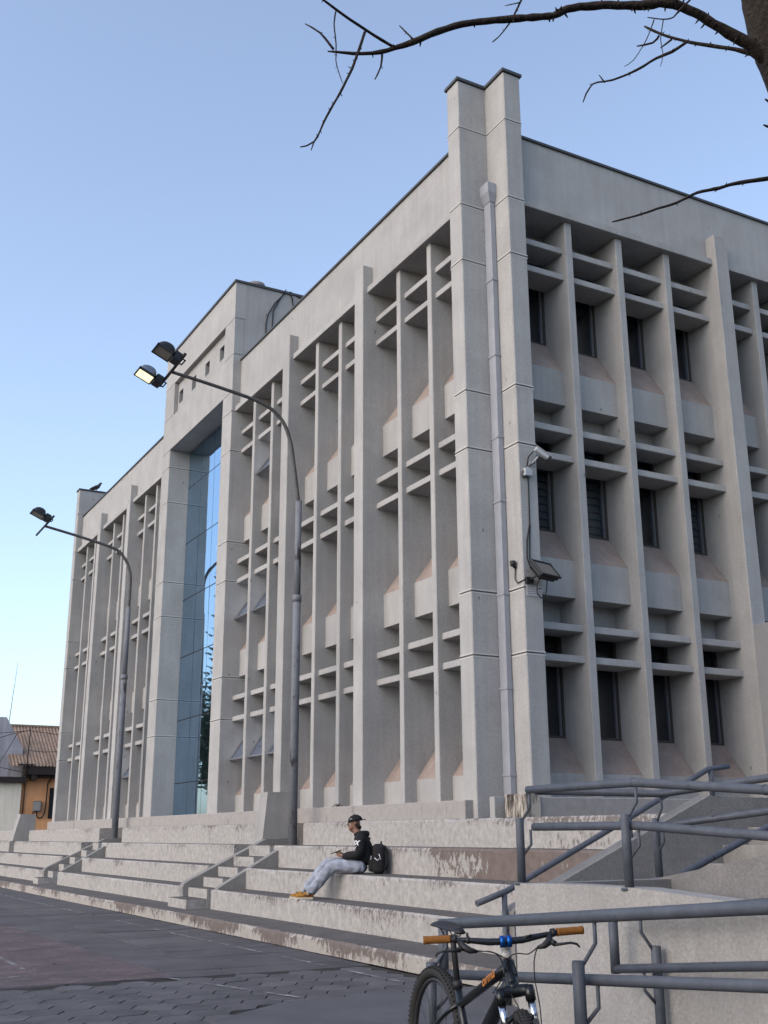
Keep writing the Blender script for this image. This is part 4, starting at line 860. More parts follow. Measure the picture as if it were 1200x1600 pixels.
# ================================================================== unseen leafy trees added to block low sky and shade the scene
def added_shade_tree(x, y, seed, label, src=None):
    r = empty('plaza_tree', (x, y, 0), label, 'tree', 'leafy trees standing round the plaza', rz=seed*1.3)
    if src:
        for ch in src.children: c = ch.copy(); COL.objects.link(c); c.parent = r
        return r
    mb = MB(); mb.tube([(0, 0, -.1), (.05, 0, 1.5), (-.05, .05, 3.0), (.1, 0, 5.5)], [.24, .18, .16, .06], 10)
    for a in range(5): th = a*1.26; mb.tube([(0, 0, 2.3+.25*a), (math.cos(th)*1.2, math.sin(th)*1.2, 4.2+.2*a), (math.cos(th)*2.2, math.sin(th)*2.2, 5.4+.2*a)], [.10, .07, .03], 7)
    mb.build('trunk', BARK, r, world=False)
    cs = [((rnd.uniform(-2.3, 2.3), rnd.uniform(-2.3, 2.3), 5.4+rnd.uniform(-1.7, 2.6)), rnd.uniform(.8, 1.4)) for _ in range(26)]
    leafmesh(cs, 1, 6000, 0.23, '').build('crown', LEAF, r, world=False, recalc=False)
    return r
PT = [(-15, 7), (-18, 18), (-7, -7), (-1.5, -9.5), (4.5, -8), (10.5, -9), (16.5, -8), (22.5, -8.5), (28, -5)]
LBL = ['leafy tree across the plaza opposite the nearest seating block', 'leafy tree across the plaza opposite the middle seating block',
       'leafy tree at the plaza end of the row behind the viewpoint', 'second leafy tree of the row behind the viewpoint, counted from the plaza', 'leafy tree directly behind the bare tree and the viewpoint',
       'middle leafy tree of the row along the street behind the ramp', 'leafy tree of the street row opposite the corner post', 'leafy tree of the street row opposite the wing wall', 'last leafy tree of the street row, farthest to the right']
t0 = None
for i, (x, y) in enumerate(PT):
    r = added_shade_tree(x, y, i, LBL[i], t0)
    t0 = t0 or r
    if i > 1: r.scale = (0.95, 0.95, 0.9+0.05*(i % 3))
# ================================================================== mountain bike
BFRAME = mat('black_gloss_frame', (0.007, 0.008, 0.010), 0.30, spec=0.35, coat=0.2)
TYRE = mat('tyre_rubber', (0.022, 0.021, 0.021), 0.8, var=0.2, vscale=40)
RIMM = mat('black_rim', (0.02, 0.02, 0.022), 0.35, spec=0.5)
CHROME = mat('polished_stanchion', (0.62, 0.63, 0.66), 0.18, metal=1.0)
BLUEA = mat('blue_anodised', (0.008, 0.075, 0.30), 0.35, metal=0.75)
GRIP = mat('orange_brown_grip', (0.20, 0.080, 0.015), 0.75, var=0.15, vscale=60, bump=0.5, bscale=300)
ORG = mat('orange_decal', (0.55, 0.20, 0.04), 0.5)
SILV = mat('silver_decal', (0.50, 0.48, 0.46), 0.35)
bF = Vector((-0.15, -0.985, 0)).normalized(); bR = Vector((bF.y, -bF.x, 0)); bZ = Vector((0, 0, 1))
bO = Vector((3.172, 4.961, 0.113))
pit = math.radians(0.8); bLean = math.radians(1.0)
def BP(u, z, v=0.0):
    u2 = u*math.cos(pit)-z*math.sin(pit)*0+0; z2 = z+u*math.sin(pit)
    return bO+bF*u2+bR*(v-z2*math.sin(bLean))+bZ*z2
bike = empty('mountain_bike', tuple(bO), 'black mountain bike with orange grips and a blue stem standing beside the handrail', 'bicycle')
def bp(mb, n, mt, par=None):
    o = mb.build(n, mt, None, tuple(bO))
    if par is None: o.parent = bike; o.location = (0, 0, 0)
    else: o.parent = par; o.location = (0, 0, 0)
    return o
WR = 0.362
RH_, BB = (-0.43, WR), (0.0, 0.32)
HT0, HT1 = (0.475, 0.715), (0.432, 0.815)            # head tube
FH = (0.715, WR-0.075)
ax = Vector((HT1[0]-HT0[0], HT1[1]-HT0[1])).normalized()
# frame
mb = MB()
mb.tube([BP(*HT0), BP(HT0[0]*0.9+HT1[0]*0.1, HT0[1]*0.9+HT1[1]*0.1), BP(*HT1)], [0.034, 0.029, 0.031], 16)
mb.tube([BP(0.44, 0.795), BP(0.30, 0.735), BP(-0.12, 0.565)], [0.026, 0.023, 0.019], 14)
mb.tube([BP(0.465, 0.735), BP(0.40, 0.68), BP(0.0, 0.32)], [0.028, 0.034, 0.034], 14)
mb.tube([BP(0, 0.32), BP(-0.155, 0.665)], [0.022, 0.019], 14)
mb.tube([BP(0, 0.32, -0.045), BP(0, 0.32, 0.045)], 0.032, 14)
for s in (-1, 1):
    mb.tube([BP(-0.115, 0.57, s*0.012), BP(-0.19, 0.525, s*0.045), BP(-0.43, WR+0.02, s*0.066)], [0.012, 0.011, 0.010], 10)
    mb.tube([BP(0, 0.32, s*0.03), BP(-0.12, 0.325, s*0.05), BP(-0.43, WR, s*0.066)], [0.013, 0.012, 0.010], 10)
fr_ = bp(mb, 'frame', BFRAME)
# silver line along the top tube and orange lettering on its side
mb = MB(); mb.tube([BP(0.43, 0.812, -0.006), BP(0.28, 0.749, -0.006), BP(-0.10, 0.589, -0.004)], 0.0062, 6); bp(mb, 'decal_line', SILV, fr_)
cu = bpy.data.curves.new('t', 'FONT'); cu.body = 'orma'; cu.size = 0.062; cu.shear = 0.4; cu.extrude = 0.0012
to = bpy.data.objects.new('t', cu); COL.objects.link(to)
me = bpy.data.meshes.new_from_object(to.evaluated_get(bpy.context.evaluated_depsgraph_get())); bpy.data.objects.remove(to)
a_ = BP(0.22, 0.672, 0.0305); b__ = BP(0.42, 0.758, 0.0305); tx = (b__-a_).normalized(); ty_ = (bZ-tx*tx.z).normalized()
tn = tx.cross(ty_).normalized()
for v in me.vertices: v.co = (a_+tx*v.co.x*1.15+ty_*(v.co.y+0.012)+bR*(v.co.z+0.0))-bO
me.materials.append(ORG); o = link('decal_lettering', me, fr_)
# wheels
def wheel(c, steer=None, name='wheel'):
    """c: (u,z) hub; steer: function mapping a local point"""
    f = steer or (lambda u, z, v: BP(u, z, v))
    w_ = empty(name, (0, 0, 0), parent=bike)
    def prof(R_, r_, n, seg, mi_mb, zs=1.0):
        b = len(mi_mb.v)
        for i in range(seg):
            th = 2*math.pi*i/seg
            for k in range(n):
                a = 2*math.pi*k/n; rr = R_+r_*math.cos(a)*zs; v = r_*math.sin(a)
                mi_mb.v.append(tuple(f(c[0]+rr*math.cos(th), c[1]+rr*math.sin(th), v)))
        for i in range(seg):
            for k in range(n):
                mi_mb.f.append([b+i*n+k, b+((i+1) % seg)*n+k, b+((i+1) % seg)*n+(k+1) % n, b+i*n+(k+1) % n]); mi_mb.mi.append(0); mi_mb.sm.append(True)
    mb = MB(); prof(WR-0.031, 0.028, 12, 72, mb)
    for i in range(84):                                   # tread knobs
        for (v, dv, off, h) in ((-0.021, 0.006, 0.0, 0.008), (0.021, 0.006, 0.0, 0.008), (-0.008, 0.006, 0.5, 0.006), (0.008, 0.006, 0.5, 0.006)):
            th = 2*math.pi*(i+off)/84; dth = 0.024; base = WR-0.031+math.sqrt(max(0.028**2-v*v, 0))-0.002
            pts = []
            for rr in (base, base+h):
                for (sa, sv) in ((-1, -1), (1, -1), (1, 1), (-1, 1)):
                    a = th+sa*dth*0.5; pts.append(f(c[0]+rr*math.cos(a), c[1]+rr*math.sin(a), v+sv*dv*0.5*(1.6 if abs(v) > 0.01 else 1)))
            mb.add(pts, [(4, 5, 6, 7), (0, 1, 5, 4), (1, 2, 6, 5), (2, 3, 7, 6), (3, 0, 4, 7)])
    bp(mb, 'tyre', TYRE, w_)
    mb = MB(); prof(WR-0.069, 0.0135, 10, 72, mb, 0.9); bp(mb, 'rim', RIMM, w_)
    mb = MB()
    for i in range(28):
        th = 2*math.pi*i/28; s = 1 if i % 2 else -1; th2 = th+(0.55 if (i//2) % 2 else -0.55)
        mb.tube([f(c[0]+0.022*math.cos(th2), c[1]+0.022*math.sin(th2), s*0.028), f(c[0]+(WR-0.078)*math.cos(th), c[1]+(WR-0.078)*math.sin(th), s*0.003)], 0.0013, 4)
    bp(mb, 'spokes', RIMM, w_)
    mb = MB(); mb.tube([f(c[0], c[1], -0.06), f(c[0], c[1], -0.03), f(c[0], c[1], 0.03), f(c[0], c[1], 0.06)], [0.012, 0.024, 0.024, 0.012], 12); bp(mb, 'hub', RIMM, w_)
    return w_
wheel(RH_)
stq = Matrix.Rotation(math.radians(-20.7), 3, (bF*ax.x+bZ*ax.y).normalized()); pv = BP(*HT0)
def SP(u, z, v=0.0): return pv+stq @ (BP(u, z, v)-pv)
wheel(FH, SP)
# fork
fk = Vector((-ax.x, -ax.y)); off_ = 0.042
def FA(t, v, o_=off_):
    return SP(HT0[0]-ax.x*t+ax.y*o_, HT0[1]-ax.y*t-ax.x*o_, v)
mb = MB(); mb.tube([FA(0.0, 0, 0), FA(0.035, 0, 0.015)], [0.033, 0.036], 14)
mb.tube([FA(0.055, -0.075), FA(0.035, -0.06, 0.03), FA(0.028, 0, 0.015), FA(0.035, 0.06, 0.03), FA(0.055, 0.075)], [0.022, 0.026, 0.030, 0.026, 0.022], 12)
for s in (-1, 1): mb.tube([FA(0.022, s*0.067), FA(0.085, s*0.067)], 0.0235, 14)
for s in (-1, 1):
    mb.tube([FA(0.20, s*0.067), FA(0.205, s*0.067), FA(0.38, s*0.067), FA(0.485, s*0.06)], [0.022, 0.0235, 0.0225, 0.015], 14)
mb.tube([FA(0.215, -0.067), FA(0.165, -0.058), FA(0.145, -0.03), FA(0.142, 0), FA(0.145, 0.03), FA(0.165, 0.058), FA(0.215, 0.067)], 0.012, 8)
fo = bp(mb, 'fork', BFRAME)
for s in (-1, 1):
    mb = MB(); mb.tube([FA(0.085, s*0.067), FA(0.202, s*0.067)], 0.0175, 14); bp(mb, 'stanchion', CHROME, fo)
# stem, bar, grips, levers
def HB(v, du=0.0, dz=0.0): return SP(0.462+du, 0.905+dz, v)+bZ*(v*0.085)
mb = MB(); mb.tube([SP(0.428, 0.825), SP(0.415, 0.858)], 0.022, 14); mb.tube([SP(0.414, 0.858), SP(0.405, 0.90)], [0.021, 0.019], 14); bp(mb, 'steerer_spacer', SILV)
mb = MB(); mb.tube([SP(0.412, 0.89), HB(0, -0.01)], [0.021, 0.021], 14)
for s in (-0.016, 0.016): mb.tube([HB(s-0.011, 0.004), HB(s+0.011, 0.004)], 0.0265, 16)
bp(mb, 'stem', BLUEA)
BW = 0.372
mb = MB(); mb.tube([HB(-BW, -0.055, 0.022), HB(-0.30, -0.043, 0.022), HB(-0.18, -0.02, 0.014), HB(-0.08, 0, 0.002), HB(0, 0, 0), HB(0.08, 0, 0.002), HB(0.18, -0.02, 0.014), HB(0.30, -0.043, 0.022), HB(BW, -0.055, 0.022)], [0.0111, 0.0111, 0.0125, 0.0158, 0.0159, 0.0158, 0.0125, 0.0111, 0.0111], 14)
hb_ = bp(mb, 'handlebar', mat('black_polished_bar', (0.03, 0.032, 0.036), 0.12, metal=0.6, spec=0.7))
for s in (-1, 1):
    mb = MB(); n = 15; pts = []; rr = []
    for i in range(n):
        t = i/(n-1); v = s*(0.250+0.128*t); pts.append(HB(v, -0.036-0.019*t, 0.022)); rr.append(0.0172+0.0012*(i % 2)+(0.002 if i in (0, n-1) else 0))
    mb.tube(pts, rr, 14); bp(mb, 'grip', GRIP, hb_)
    mb = MB(); mb.tube([HB(s*0.222, -0.03, 0.021), HB(s*0.240, -0.034, 0.022)], 0.019, 12)
    mb.tube([HB(s*0.215, -0.02, 0.012), HB(s*0.20, 0.012, -0.012), HB(s*0.17, 0.025, -0.028), HB(s*0.14, 0.02, -0.034)], [0.013, 0.018, 0.014, 0.007], 10)
    mb.tube([HB(s*0.21, 0.012, -0.012), HB(s*0.225, 0.03, -0.022)], 0.013, 10)
    mb.tube([HB(s*0.222, 0.034, -0.024), HB(s*0.26, 0.042, -0.022), HB(s*0.295, 0.04, -0.020), HB(s*0.325, 0.036, -0.028), HB(s*0.335, 0.034, -0.042)], [0.008, 0.006, 0.0055, 0.0055, 0.004], 8)
    mb.box(0, 0, 0, 0, 0, 0) if False else None
    bp(mb, 'brake_lever', BLACK, hb_)
mb = MB(); mb.tube([HB(0.165, -0.018, 0.013), HB(0.180, -0.02, 0.014)], 0.0165, 12); mb.tube([HB(0.172, -0.02, 0.02), HB(0.172, -0.03, 0.045)], 0.006, 6); mb.tube([HB(-0.075, 0.004, 0.004), HB(-0.10, 0.01, 0.016), HB(-0.125, 0.004, 0.02)], 0.006, 6); bp(mb, 'bar_clamp', BLACK, hb_)
# cables
def cab(*p):
    P_ = [Vector(q) for q in p]; out = []
    for i in range(len(P_)-1):
        p0, p1, p2, p3 = P_[max(i-1, 0)], P_[i], P_[i+1], P_[min(i+2, len(P_)-1)]
        for q in range(6):
            t = q/6; out.append(0.5*((2*p1)+(-p0+p2)*t+(2*p0-5*p1+4*p2-p3)*t*t+(-p0+3*p1-3*p2+p3)*t**3))
    out.append(P_[-1]); mb = MB(); mb.tube(out, 0.0027, 6); bp(mb, 'cable', CABLE)
cab(HB(-0.14, 0.02, -0.034), HB(-0.09, 0.05, -0.055), HB(-0.04, 0.05, -0.05), HB(0.0, 0.03, -0.07), BP(0.44, 0.75, 0.03), BP(0.33, 0.67, 0.03))
cab(HB(0.14, 0.02, -0.034), HB(0.08, 0.05, -0.035), HB(0.03, 0.05, -0.06), HB(-0.02, 0.03, -0.10), BP(0.45, 0.72, -0.035), BP(0.34, 0.66, -0.03))
cab(HB(-0.14, 0.02, -0.034), HB(-0.115, 0.03, -0.09), HB(-0.11, 0.0, -0.18), FA(0.12, -0.10), FA(0.24, -0.085), FA(0.34, -0.07))
cab(HB(0.14, 0.02, -0.03), HB(0.06, 0.045, -0.045), HB(0.03, 0.04, -0.10), SP(0.50, 0.72, 0.03), FA(0.10, 0.0, 0.06), FA(0.22, -0.03))
# saddle and post
mb = MB(); mb.tube([BP(-0.150, 0.655), BP(-0.203, 0.86), BP(-0.212, 0.886)], [0.0155, 0.0155, 0.018], 14); mb.tube([BP(-0.146, 0.640), BP(-0.155, 0.675)], 0.024, 14); bp(mb, 'seat_post', BLACK)
mb = MB(); n = 12; L0, L1 = -0.36, -0.09
for i in range(n+1):
    t = i/n; u = L0+(L1-L0)*t; wv = 0.060*(1-t)**0.9+0.021 if t > 0.08 else 0.06
    z = 0.925+0.009*math.cos(t*math.pi*1.3)-0.012*(t > 0.85); th = 0.036-0.012*t
    for q in range(10):
        a = 2*math.pi*q/10; mb.v.append(tuple(BP(u, z+th*0.5*math.sin(a)*(1 if math.sin(a) > 0 else 0.7), wv*math.cos(a))))
for i in range(n):
    for q in range(10): mb.f.append([i*10+q, i*10+(q+1) % 10, (i+1)*10+(q+1) % 10, (i+1)*10+q]); mb.mi.append(0); mb.sm.append(True)
mb.f.append(list(range(10))); mb.mi.append(0); mb.sm.append(True); mb.f.append([n*10+q for q in range(10)]); mb.mi.append(0); mb.sm.append(True)
sa_ = bp(mb, 'saddle', mat('black_saddle', (0.02, 0.02, 0.024), 0.45))
mb = MB()
for s in (-1, 1): mb.tube([BP(-0.32, 0.915, s*0.022), BP(-0.27, 0.885, s*0.022), BP(-0.17, 0.885, s*0.022), BP(-0.11, 0.915, s*0.012)], 0.0035, 6)
bp(mb, 'saddle_rail', BLACK, sa_)
# cranks, pedals, chainring
mb = MB(); mb.tube([BP(0, 0.32, 0.05), BP(0, 0.32, 0.056)], 0.07, 24); bp(mb, 'chainring', RIMM)
for s, du in ((1, 0.165), (-1, -0.165)):
    mb = MB(); mb.tube([BP(0, 0.32, s*0.07), BP(du, 0.30, s*0.085)], [0.014, 0.011], 8); bp(mb, 'crank', BLACK)
    mb = MB(); mb.box(-0.05, 0.05, -0.045, 0.045, -0.009, 0.009, c=0.004); M_ = Matrix.Translation(BP(du, 0.30, s*0.14)); mb.xf(M_); bp(mb, 'pedal', BLACK)
# ================================================================== seated person
def skin(nodes, edges, sub=2, name='s'):
    me = bpy.data.meshes.new(name); me.from_pydata([n[:3] for n in nodes], edges, []); o = bpy.data.objects.new(name, me); COL.objects.link(o)
    m_ = o.modifiers.new('k', 'SKIN'); m_.use_smooth_shade = True; m_.branch_smoothing = 0.6
    for i, n in enumerate(nodes):
        r = n[3]; d = me.skin_vertices[0].data[i]; d.radius = (r, n[4] if len(n) > 4 else r); d.use_root = (i == 0)
    s_ = o.modifiers.new('u', 'SUBSURF'); s_.levels = sub; s_.render_levels = sub
    out = bpy.data.meshes.new_from_object(o.evaluated_get(bpy.context.evaluated_depsgraph_get())); bpy.data.objects.remove(o)
    for p in out.polygons: p.use_smooth = True
    return out
SKINM = mat('skin', (0.19, 0.105, 0.072), 0.6)
HOOD = mat('black_hoodie_cloth', (0.010, 0.010, 0.012), 0.9, var=0.2, vscale=25, bump=0.6, bscale=18)
JEAN = mat('pale_blue_denim', (0.27, 0.29, 0.345), 0.9, var=0.28, vscale=7, bump=1.0, bscale=13)
MUST = mat('mustard_suede', (0.28, 0.13, 0.022), 0.85)
SOLE = mat('cream_sole', (0.45, 0.40, 0.33), 0.7)
WHT = mat('white_print', (0.62, 0.62, 0.63), 0.8)
per = empty('person', (8.395, 16.078, 0.912), 'person in black hoodie, backward cap and pale jeans sitting on steps, looking at a phone', 'person', rz=math.atan2(0.59, -0.8))
per.scale = (1.04, 1.04, 1.04)
N_ = [(0, 0, .115, .12, .10), (-.03, 0, .26, .105, .085), (.0, 0, .42, .13, .10), (.045, 0, .535, .07, .06), (.085, 0, .605, .052), (.115, 0, .66, .062), (.135, 0, .735, .082, .095), (.125, 0, .80, .07),
      (.03, .15, .52, .05), (.02, .215, .28, .042), (.29, .09, .255, .032), (.345, .06, .27, .034, .018), (.04, -.15, .52, .05), (.09, -.21, .28, .045), (.30, -.05, .265, .032), (.35, -.02, .285, .034, .018),
      (.03, .095, .10, .088), (.46, .11, .125, .062), (.79, .10, -.27, .042), (.02, -.095, .10, .088), (.57, -.11, .165, .062), (.90, -.09, -.26, .042), (.88, .115, -.335, .035, .025), (.99, -.10, -.325, .035, .025)]
E_ = [(0, 1), (1, 2), (2, 3), (3, 4), (4, 5), (5, 6), (6, 7), (3, 8), (8, 9), (9, 10), (10, 11), (3, 12), (12, 13), (13, 14), (14, 15), (0, 16), (16, 17), (17, 18), (0, 19), (19, 20), (20, 21), (18, 22), (21, 23)]
for base, sy in ((11, 1), (15, -1)):
    b_ = N_[base]
    for q, (dx, dz, L) in enumerate(((0.045, .030, .8), (.055, .015, 1), (.055, -.002, .95), (.048, -.018, .8))):
        i = len(N_); N_.append((b_[0]+dx*L, b_[1]-sy*.012, b_[2]+dz, .0085)); N_.append((b_[0]+dx*L+.012, b_[1]-sy*.045, b_[2]+dz+.006, .0075)); E_ += [(base, i), (i, i+1)]
    i = len(N_); N_.append((b_[0]+.012, b_[1]-sy*.02, b_[2]+.035, .010)); N_.append((b_[0]+.045, b_[1]-sy*.035, b_[2]+.048, .008)); E_ += [(base, i), (i, i+1)]
body = skin(N_, E_, 2); body.materials.append(SKINM); link('body', body, per)
# face details
mb = MB(); mb.tube([(.215, 0, .755), (.236, 0, .725), (.243, 0, .708), (.215, 0, .700)], [.008, .013, .017, .008], 8)
mb.tube([(.20, -.03, .675), (.214, 0, .672), (.20, .03, .675)], [.005, .008, .005], 6); mb.tube([(.205, 0, .655), (.195, 0, .640), (.165, 0, .632), (.125, 0, .64)], [.018, .030, .042, .05], 10); mb.tube([(.195, 0, .70), (.185, 0, .665), (.16, 0, .645)], [.048, .046, .045], 12); mb.tube([(.125, 0, .65), (.09, 0, .60), (.07, 0, .55)], [.058, .056, .06], 12)
for s in (-1, 1): mb.tube([(.120, s*.082, .755), (.110, s*.094, .735), (.115, s*.088, .705)], [.010, .018, .009], 8)
mb.build('face', SKINM, per, world=False)
mb = MB()
for s in (-1, 1): mb.tube([(.207, s*.034, .748), (.2155, s*.034, .748)], [.011, .009], 8)
mb.build('eye', mat('dark_eye', (0.02, 0.015, 0.012), 0.3), per, world=False)
mb = MB(); mb.tube([(.10, -.074, .71), (.065, -.05, .68), (.055, 0, .67), (.065, .05, .68), (.10, .074, .71)], .026, 8); mb.build('hair', mat('dark_hair', (0.015, 0.012, 0.01), 0.7), per, world=False)
# hoodie
H_ = [(.0, 0, .115, .175, .165), (-.03, 0, .27, .175, .165), (.0, 0, .42, .18, .16), (.045, 0, .535, .12, .11), (.08, 0, .595, .098), (.03, .165, .52, .095), (.015, .225, .28, .080), (.26, .11, .252, .052), (.30, .085, .258, .044), (.04, -.165, .52, .095), (.08, -.22, .28, .080), (.27, -.07, .262, .052), (.31, -.045, .272, .044)]
hood = skin(H_, [(0, 1), (1, 2), (2, 3), (3, 4), (3, 5), (5, 6), (6, 7), (7, 8), (3, 9), (9, 10), (10, 11), (11, 12)], 2)
for v in hood.vertices:
    a = math.sin(v.co.z*38+v.co.y*21)*math.sin(v.co.x*33+v.co.z*11); v.co += Vector(v.normal)*a*0.006
hood.materials.append(HOOD); link('hoodie', hood, per)
mb = MB(); mb.tube([(.12, -.045, .56), (.07, -.08, .575), (.0, -.07, .58), (-.045, 0, .575), (.0, .07, .58), (.07, .08, .575), (.12, .045, .56)], [.028, .038, .046, .052, .046, .038, .028], 10); mb.build('hood', HOOD, per, world=False)
# chest print, wrapped on the cloth
bvh = BVHTree.FromPolygons([v.co.copy() for v in hood.vertices], [list(p.vertices) for p in hood.polygons])
def print_text(txt, size, zc, shear, bold, ang0):
    cu = bpy.data.curves.new('t', 'FONT'); cu.body = txt; cu.size = size; cu.shear = shear; cu.align_x = 'CENTER'; cu.offset = bold
    o = bpy.data.objects.new('t', cu); COL.objects.link(o)
    me = bpy.data.meshes.new_from_object(o.evaluated_get(bpy.context.evaluated_depsgraph_get())); bpy.data.objects.remove(o)
    bm = bmesh.new(); bm.from_mesh(me); bmesh.ops.subdivide_edges(bm, edges=[e for e in bm.edges if e.calc_length() > 0.02], cuts=2); bmesh.ops.triangulate(bm, faces=bm.faces)
    miss = []
    for v in bm.verts:
        d = Vector((math.cos(ang0), math.sin(ang0), 0)); e = Vector((-d.y, d.x, 0)); src = Vector((0.02, 0.02, zc+v.co.y))+d*0.6+e*(v.co.x-0.045)
        hit = bvh.ray_cast(src, -d)
        if hit[0]: v.co = hit[0]+d*0.006
        else: miss.append(v)
    bmesh.ops.delete(bm, geom=miss, context='VERTS')
    for _ in (0,):
        pass
    bm.to_mesh(me); bm.free(); me.materials.append(WHT); link('hoodie_print', me, per)
print_text('AIX', 0.095, .415, .3, .003, 1.38); print_text('AAX', 0.04, .37, .3, .001, 1.38)
# trousers
T_ = [(.02, 0, .10, .11, .09), (.05, .10, .10, .105), (.24, .11, .118, .105), (.46, .11, .120, .092), (.62, .105, -.06, .088), (.77, .10, -.235, .080), (.80, .10, -.275, .075), (.05, -.10, .10, .105), (.30, -.11, .14, .10), (.57, -.11, .155, .090), (.73, -.10, -.04, .086), (.87, -.09, -.215, .080), (.90, -.09, -.255, .075)]
jean = skin(T_, [(0, 1), (1, 2), (2, 3), (3, 4), (4, 5), (5, 6), (0, 7), (7, 8), (8, 9), (9, 10), (10, 11), (11, 12)], 3)
for v in jean.vertices:
    t = v.co.x*27-v.co.z*30; a = math.sin(t+3*math.sin(v.co.y*40))*math.sin(v.co.z*26+v.co.x*9); v.co += Vector(v.normal)*a*0.010
jean.materials.append(JEAN); link('trousers', jean, per)
# shoes
def shoe(x, y, z, yaw, pitch, par):
    s_ = empty('shoe', (x, y, z), parent=par); s_.rotation_euler = (0, pitch, yaw)
    def sec(mb, rows, seg=12):
        b = len(mb.v)
        for (cx, cz, wy, hz) in rows:
            for q in range(seg):
                a = 2*math.pi*q/seg; mb.v.append((cx, wy*math.cos(a), cz+hz*math.sin(a)*(1 if math.sin(a) > 0 else 0.55)))
        for i in range(len(rows)-1):
            for q in range(seg): mb.f.append([b+i*seg+q, b+i*seg+(q+1) % seg, b+(i+1)*seg+(q+1) % seg, b+(i+1)*seg+q]); mb.mi.append(0); mb.sm.append(True)
        mb.f.append([b+q for q in range(seg)]); mb.mi.append(0); mb.sm.append(True); mb.f.append([b+(len(rows)-1)*seg+q for q in range(seg)]); mb.mi.append(0); mb.sm.append(True)
    mb = MB(); sec(mb, [(-.085, .05, .03, .03), (-.07, .055, .04, .05), (-.02, .055, .042, .062), (.05, .05, .046, .052), (.12, .042, .048, .036), (.17, .035, .042, .026), (.195, .03, .022, .014)]); mb.build('upper', MUST, s_, world=False)
    mb = MB(); out = [(-.095, 0), (-.08, .036), (0, .040), (.08, .048), (.15, .047), (.195, .03), (.21, 0), (.195, -.03), (.15, -.047), (.08, -.048), (0, -.040), (-.08, -.036)]
    mb.prism(out, 'z', 0, .030); mb.build('sole', SOLE, s_, world=False)
    mb = MB(); mb.tube([(-.045, 0, .075), (-.05, 0, .125)], [.047, .044], 12); mb.box(.03, .10, -.022, .022, .082, .097, c=.006); mb.tube([(-.06, .044, .07), (0, .047, .05), (.06, .05, .065)], .007, 6); mb.tube([(-.06, -.044, .07), (0, -.047, .05), (.06, -.05, .065)], .007, 6); mb.build('collar', BLACK, s_, world=False)
    return s_
shoe(.83, .105, -.362, math.radians(6), 0.0, per); shoe(.95, -.09, -.362, math.radians(-4), 0.0, per)
mb = MB(); mb.tube([(.83, .10, -.30), (.80, .10, -.24)], .046, 10); mb.tube([(.93, -.09, -.29), (.90, -.09, -.23)], .046, 10); mb.build('socks', mat('grey_sock', (0.25, 0.25, 0.26), 0.9), per, world=False)
# cap worn backwards
cp = empty('cap', (.128, 0, .775), parent=per); cp.rotation_euler = (0, math.radians(8), 0)
mb = MB(); n = 8; rows = []
for i in range(n+1):
    th = i/n*math.pi/2; rows.append([(.112*math.cos(th)*math.cos(a)*1.02, .098*math.cos(th)*math.sin(a), .098*math.sin(th)**0.9-.012) for a in [2*math.pi*q/20 for q in range(20)]])
b0 = 0
for rr in rows: mb.v += rr
for i in range(n):
    for q in range(20): mb.f.append([i*20+q, i*20+(q+1) % 20, (i+1)*20+(q+1) % 20, (i+1)*20+q]); mb.mi.append(0); mb.sm.append(True)
mb.f.append(list(range(20))[::-1]); mb.mi.append(0); mb.sm.append(False)
mb.tube([(0, 0, .085), (0, 0, .094)], .012, 8); mb.build('crown', HOOD, cp, world=False)
mb = MB(); pts = [(-.085-.085*math.cos(a)*0.95, .082*math.sin(a)) for a in [math.radians(d) for d in range(-90, 91, 15)]]
mb.prism(pts, 'z', -.010, -.002); mb.build('brim', HOOD, cp, world=False)
mb = MB(); mb.box(.03, .065, .088, .093, .02, .038); mb.build('cap_logo', mat('grey_logo', (0.25, 0.25, 0.25), 0.7), cp, world=False)
ph = empty('phone', (0, 0, 0), 'black phone held in both hands by the seated person', 'phone')
Mp = per.matrix_basis.copy() if False else (Matrix.Translation(per.location) @ Matrix.Rotation(per.rotation_euler.z, 4, 'Z') @ Matrix.Scale(1.04, 4))
ph.matrix_world = Mp @ Matrix.Translation((.415, .02, .315)) @ Euler((0, math.radians(20), 0)).to_matrix().to_4x4()
mb = MB(); mb.box(-.085, .085, -.038, .038, -.005, .005, c=.003); mb.build('case', BLACK, ph, world=False)
mb = MB(); mb.box(-.078, .078, -.034, .034, .0051, .0062); mb.build('screen', mat('phone_screen', (0.02, 0.022, 0.03), 0.1), ph, world=False)
mb = MB(); wpt = [Mp @ Vector(p) for p in ((.495, .02, .30), (.53, .03, .27), (.525, .04, .20), (.50, .05, .16), (.40, .05, .215))]; mb.tube(wpt, .0035, 6); tag(mb.build('charging_cord', mat('pale_cord', (0.40, 0.33, 0.18), 0.6), None, tuple(wpt[0])), 'thin pale cord hanging from the phone over the knees', 'cord')
# backpack
bk = empty('backpack', (8.575, 15.93, 0.912), 'black backpack with pale reflective patches standing behind the seated person', 'backpack', rz=math.radians(150))
BAGM = mat('black_bag_cloth', (0.012, 0.012, 0.013), 0.75, var=0.3, vscale=20, bump=0.5, bscale=30)
def cush(mb, x0, x1, y0, y1, z0, z1, r):
    bm = bmesh.new(); bmesh.ops.create_cube(bm, size=1)
    for v in bm.verts: v.co = ((x0+x1)/2+v.co.x*(x1-x0), (y0+y1)/2+v.co.y*(y1-y0), (z0+z1)/2+v.co.z*(z1-z0))
    bmesh.ops.bevel(bm, geom=bm.edges[:], offset=r, segments=4, affect='EDGES', profile=0.5); bm.verts.index_update()
    mb.add([v.co[:] for v in bm.verts], [[v.index for v in f.verts] for f in bm.faces], 0, True); bm.free()
mb = MB(); cush(mb, -.11, .09, -.16, .16, 0, .45, .07); mb.build('body', BAGM, bk, world=False)
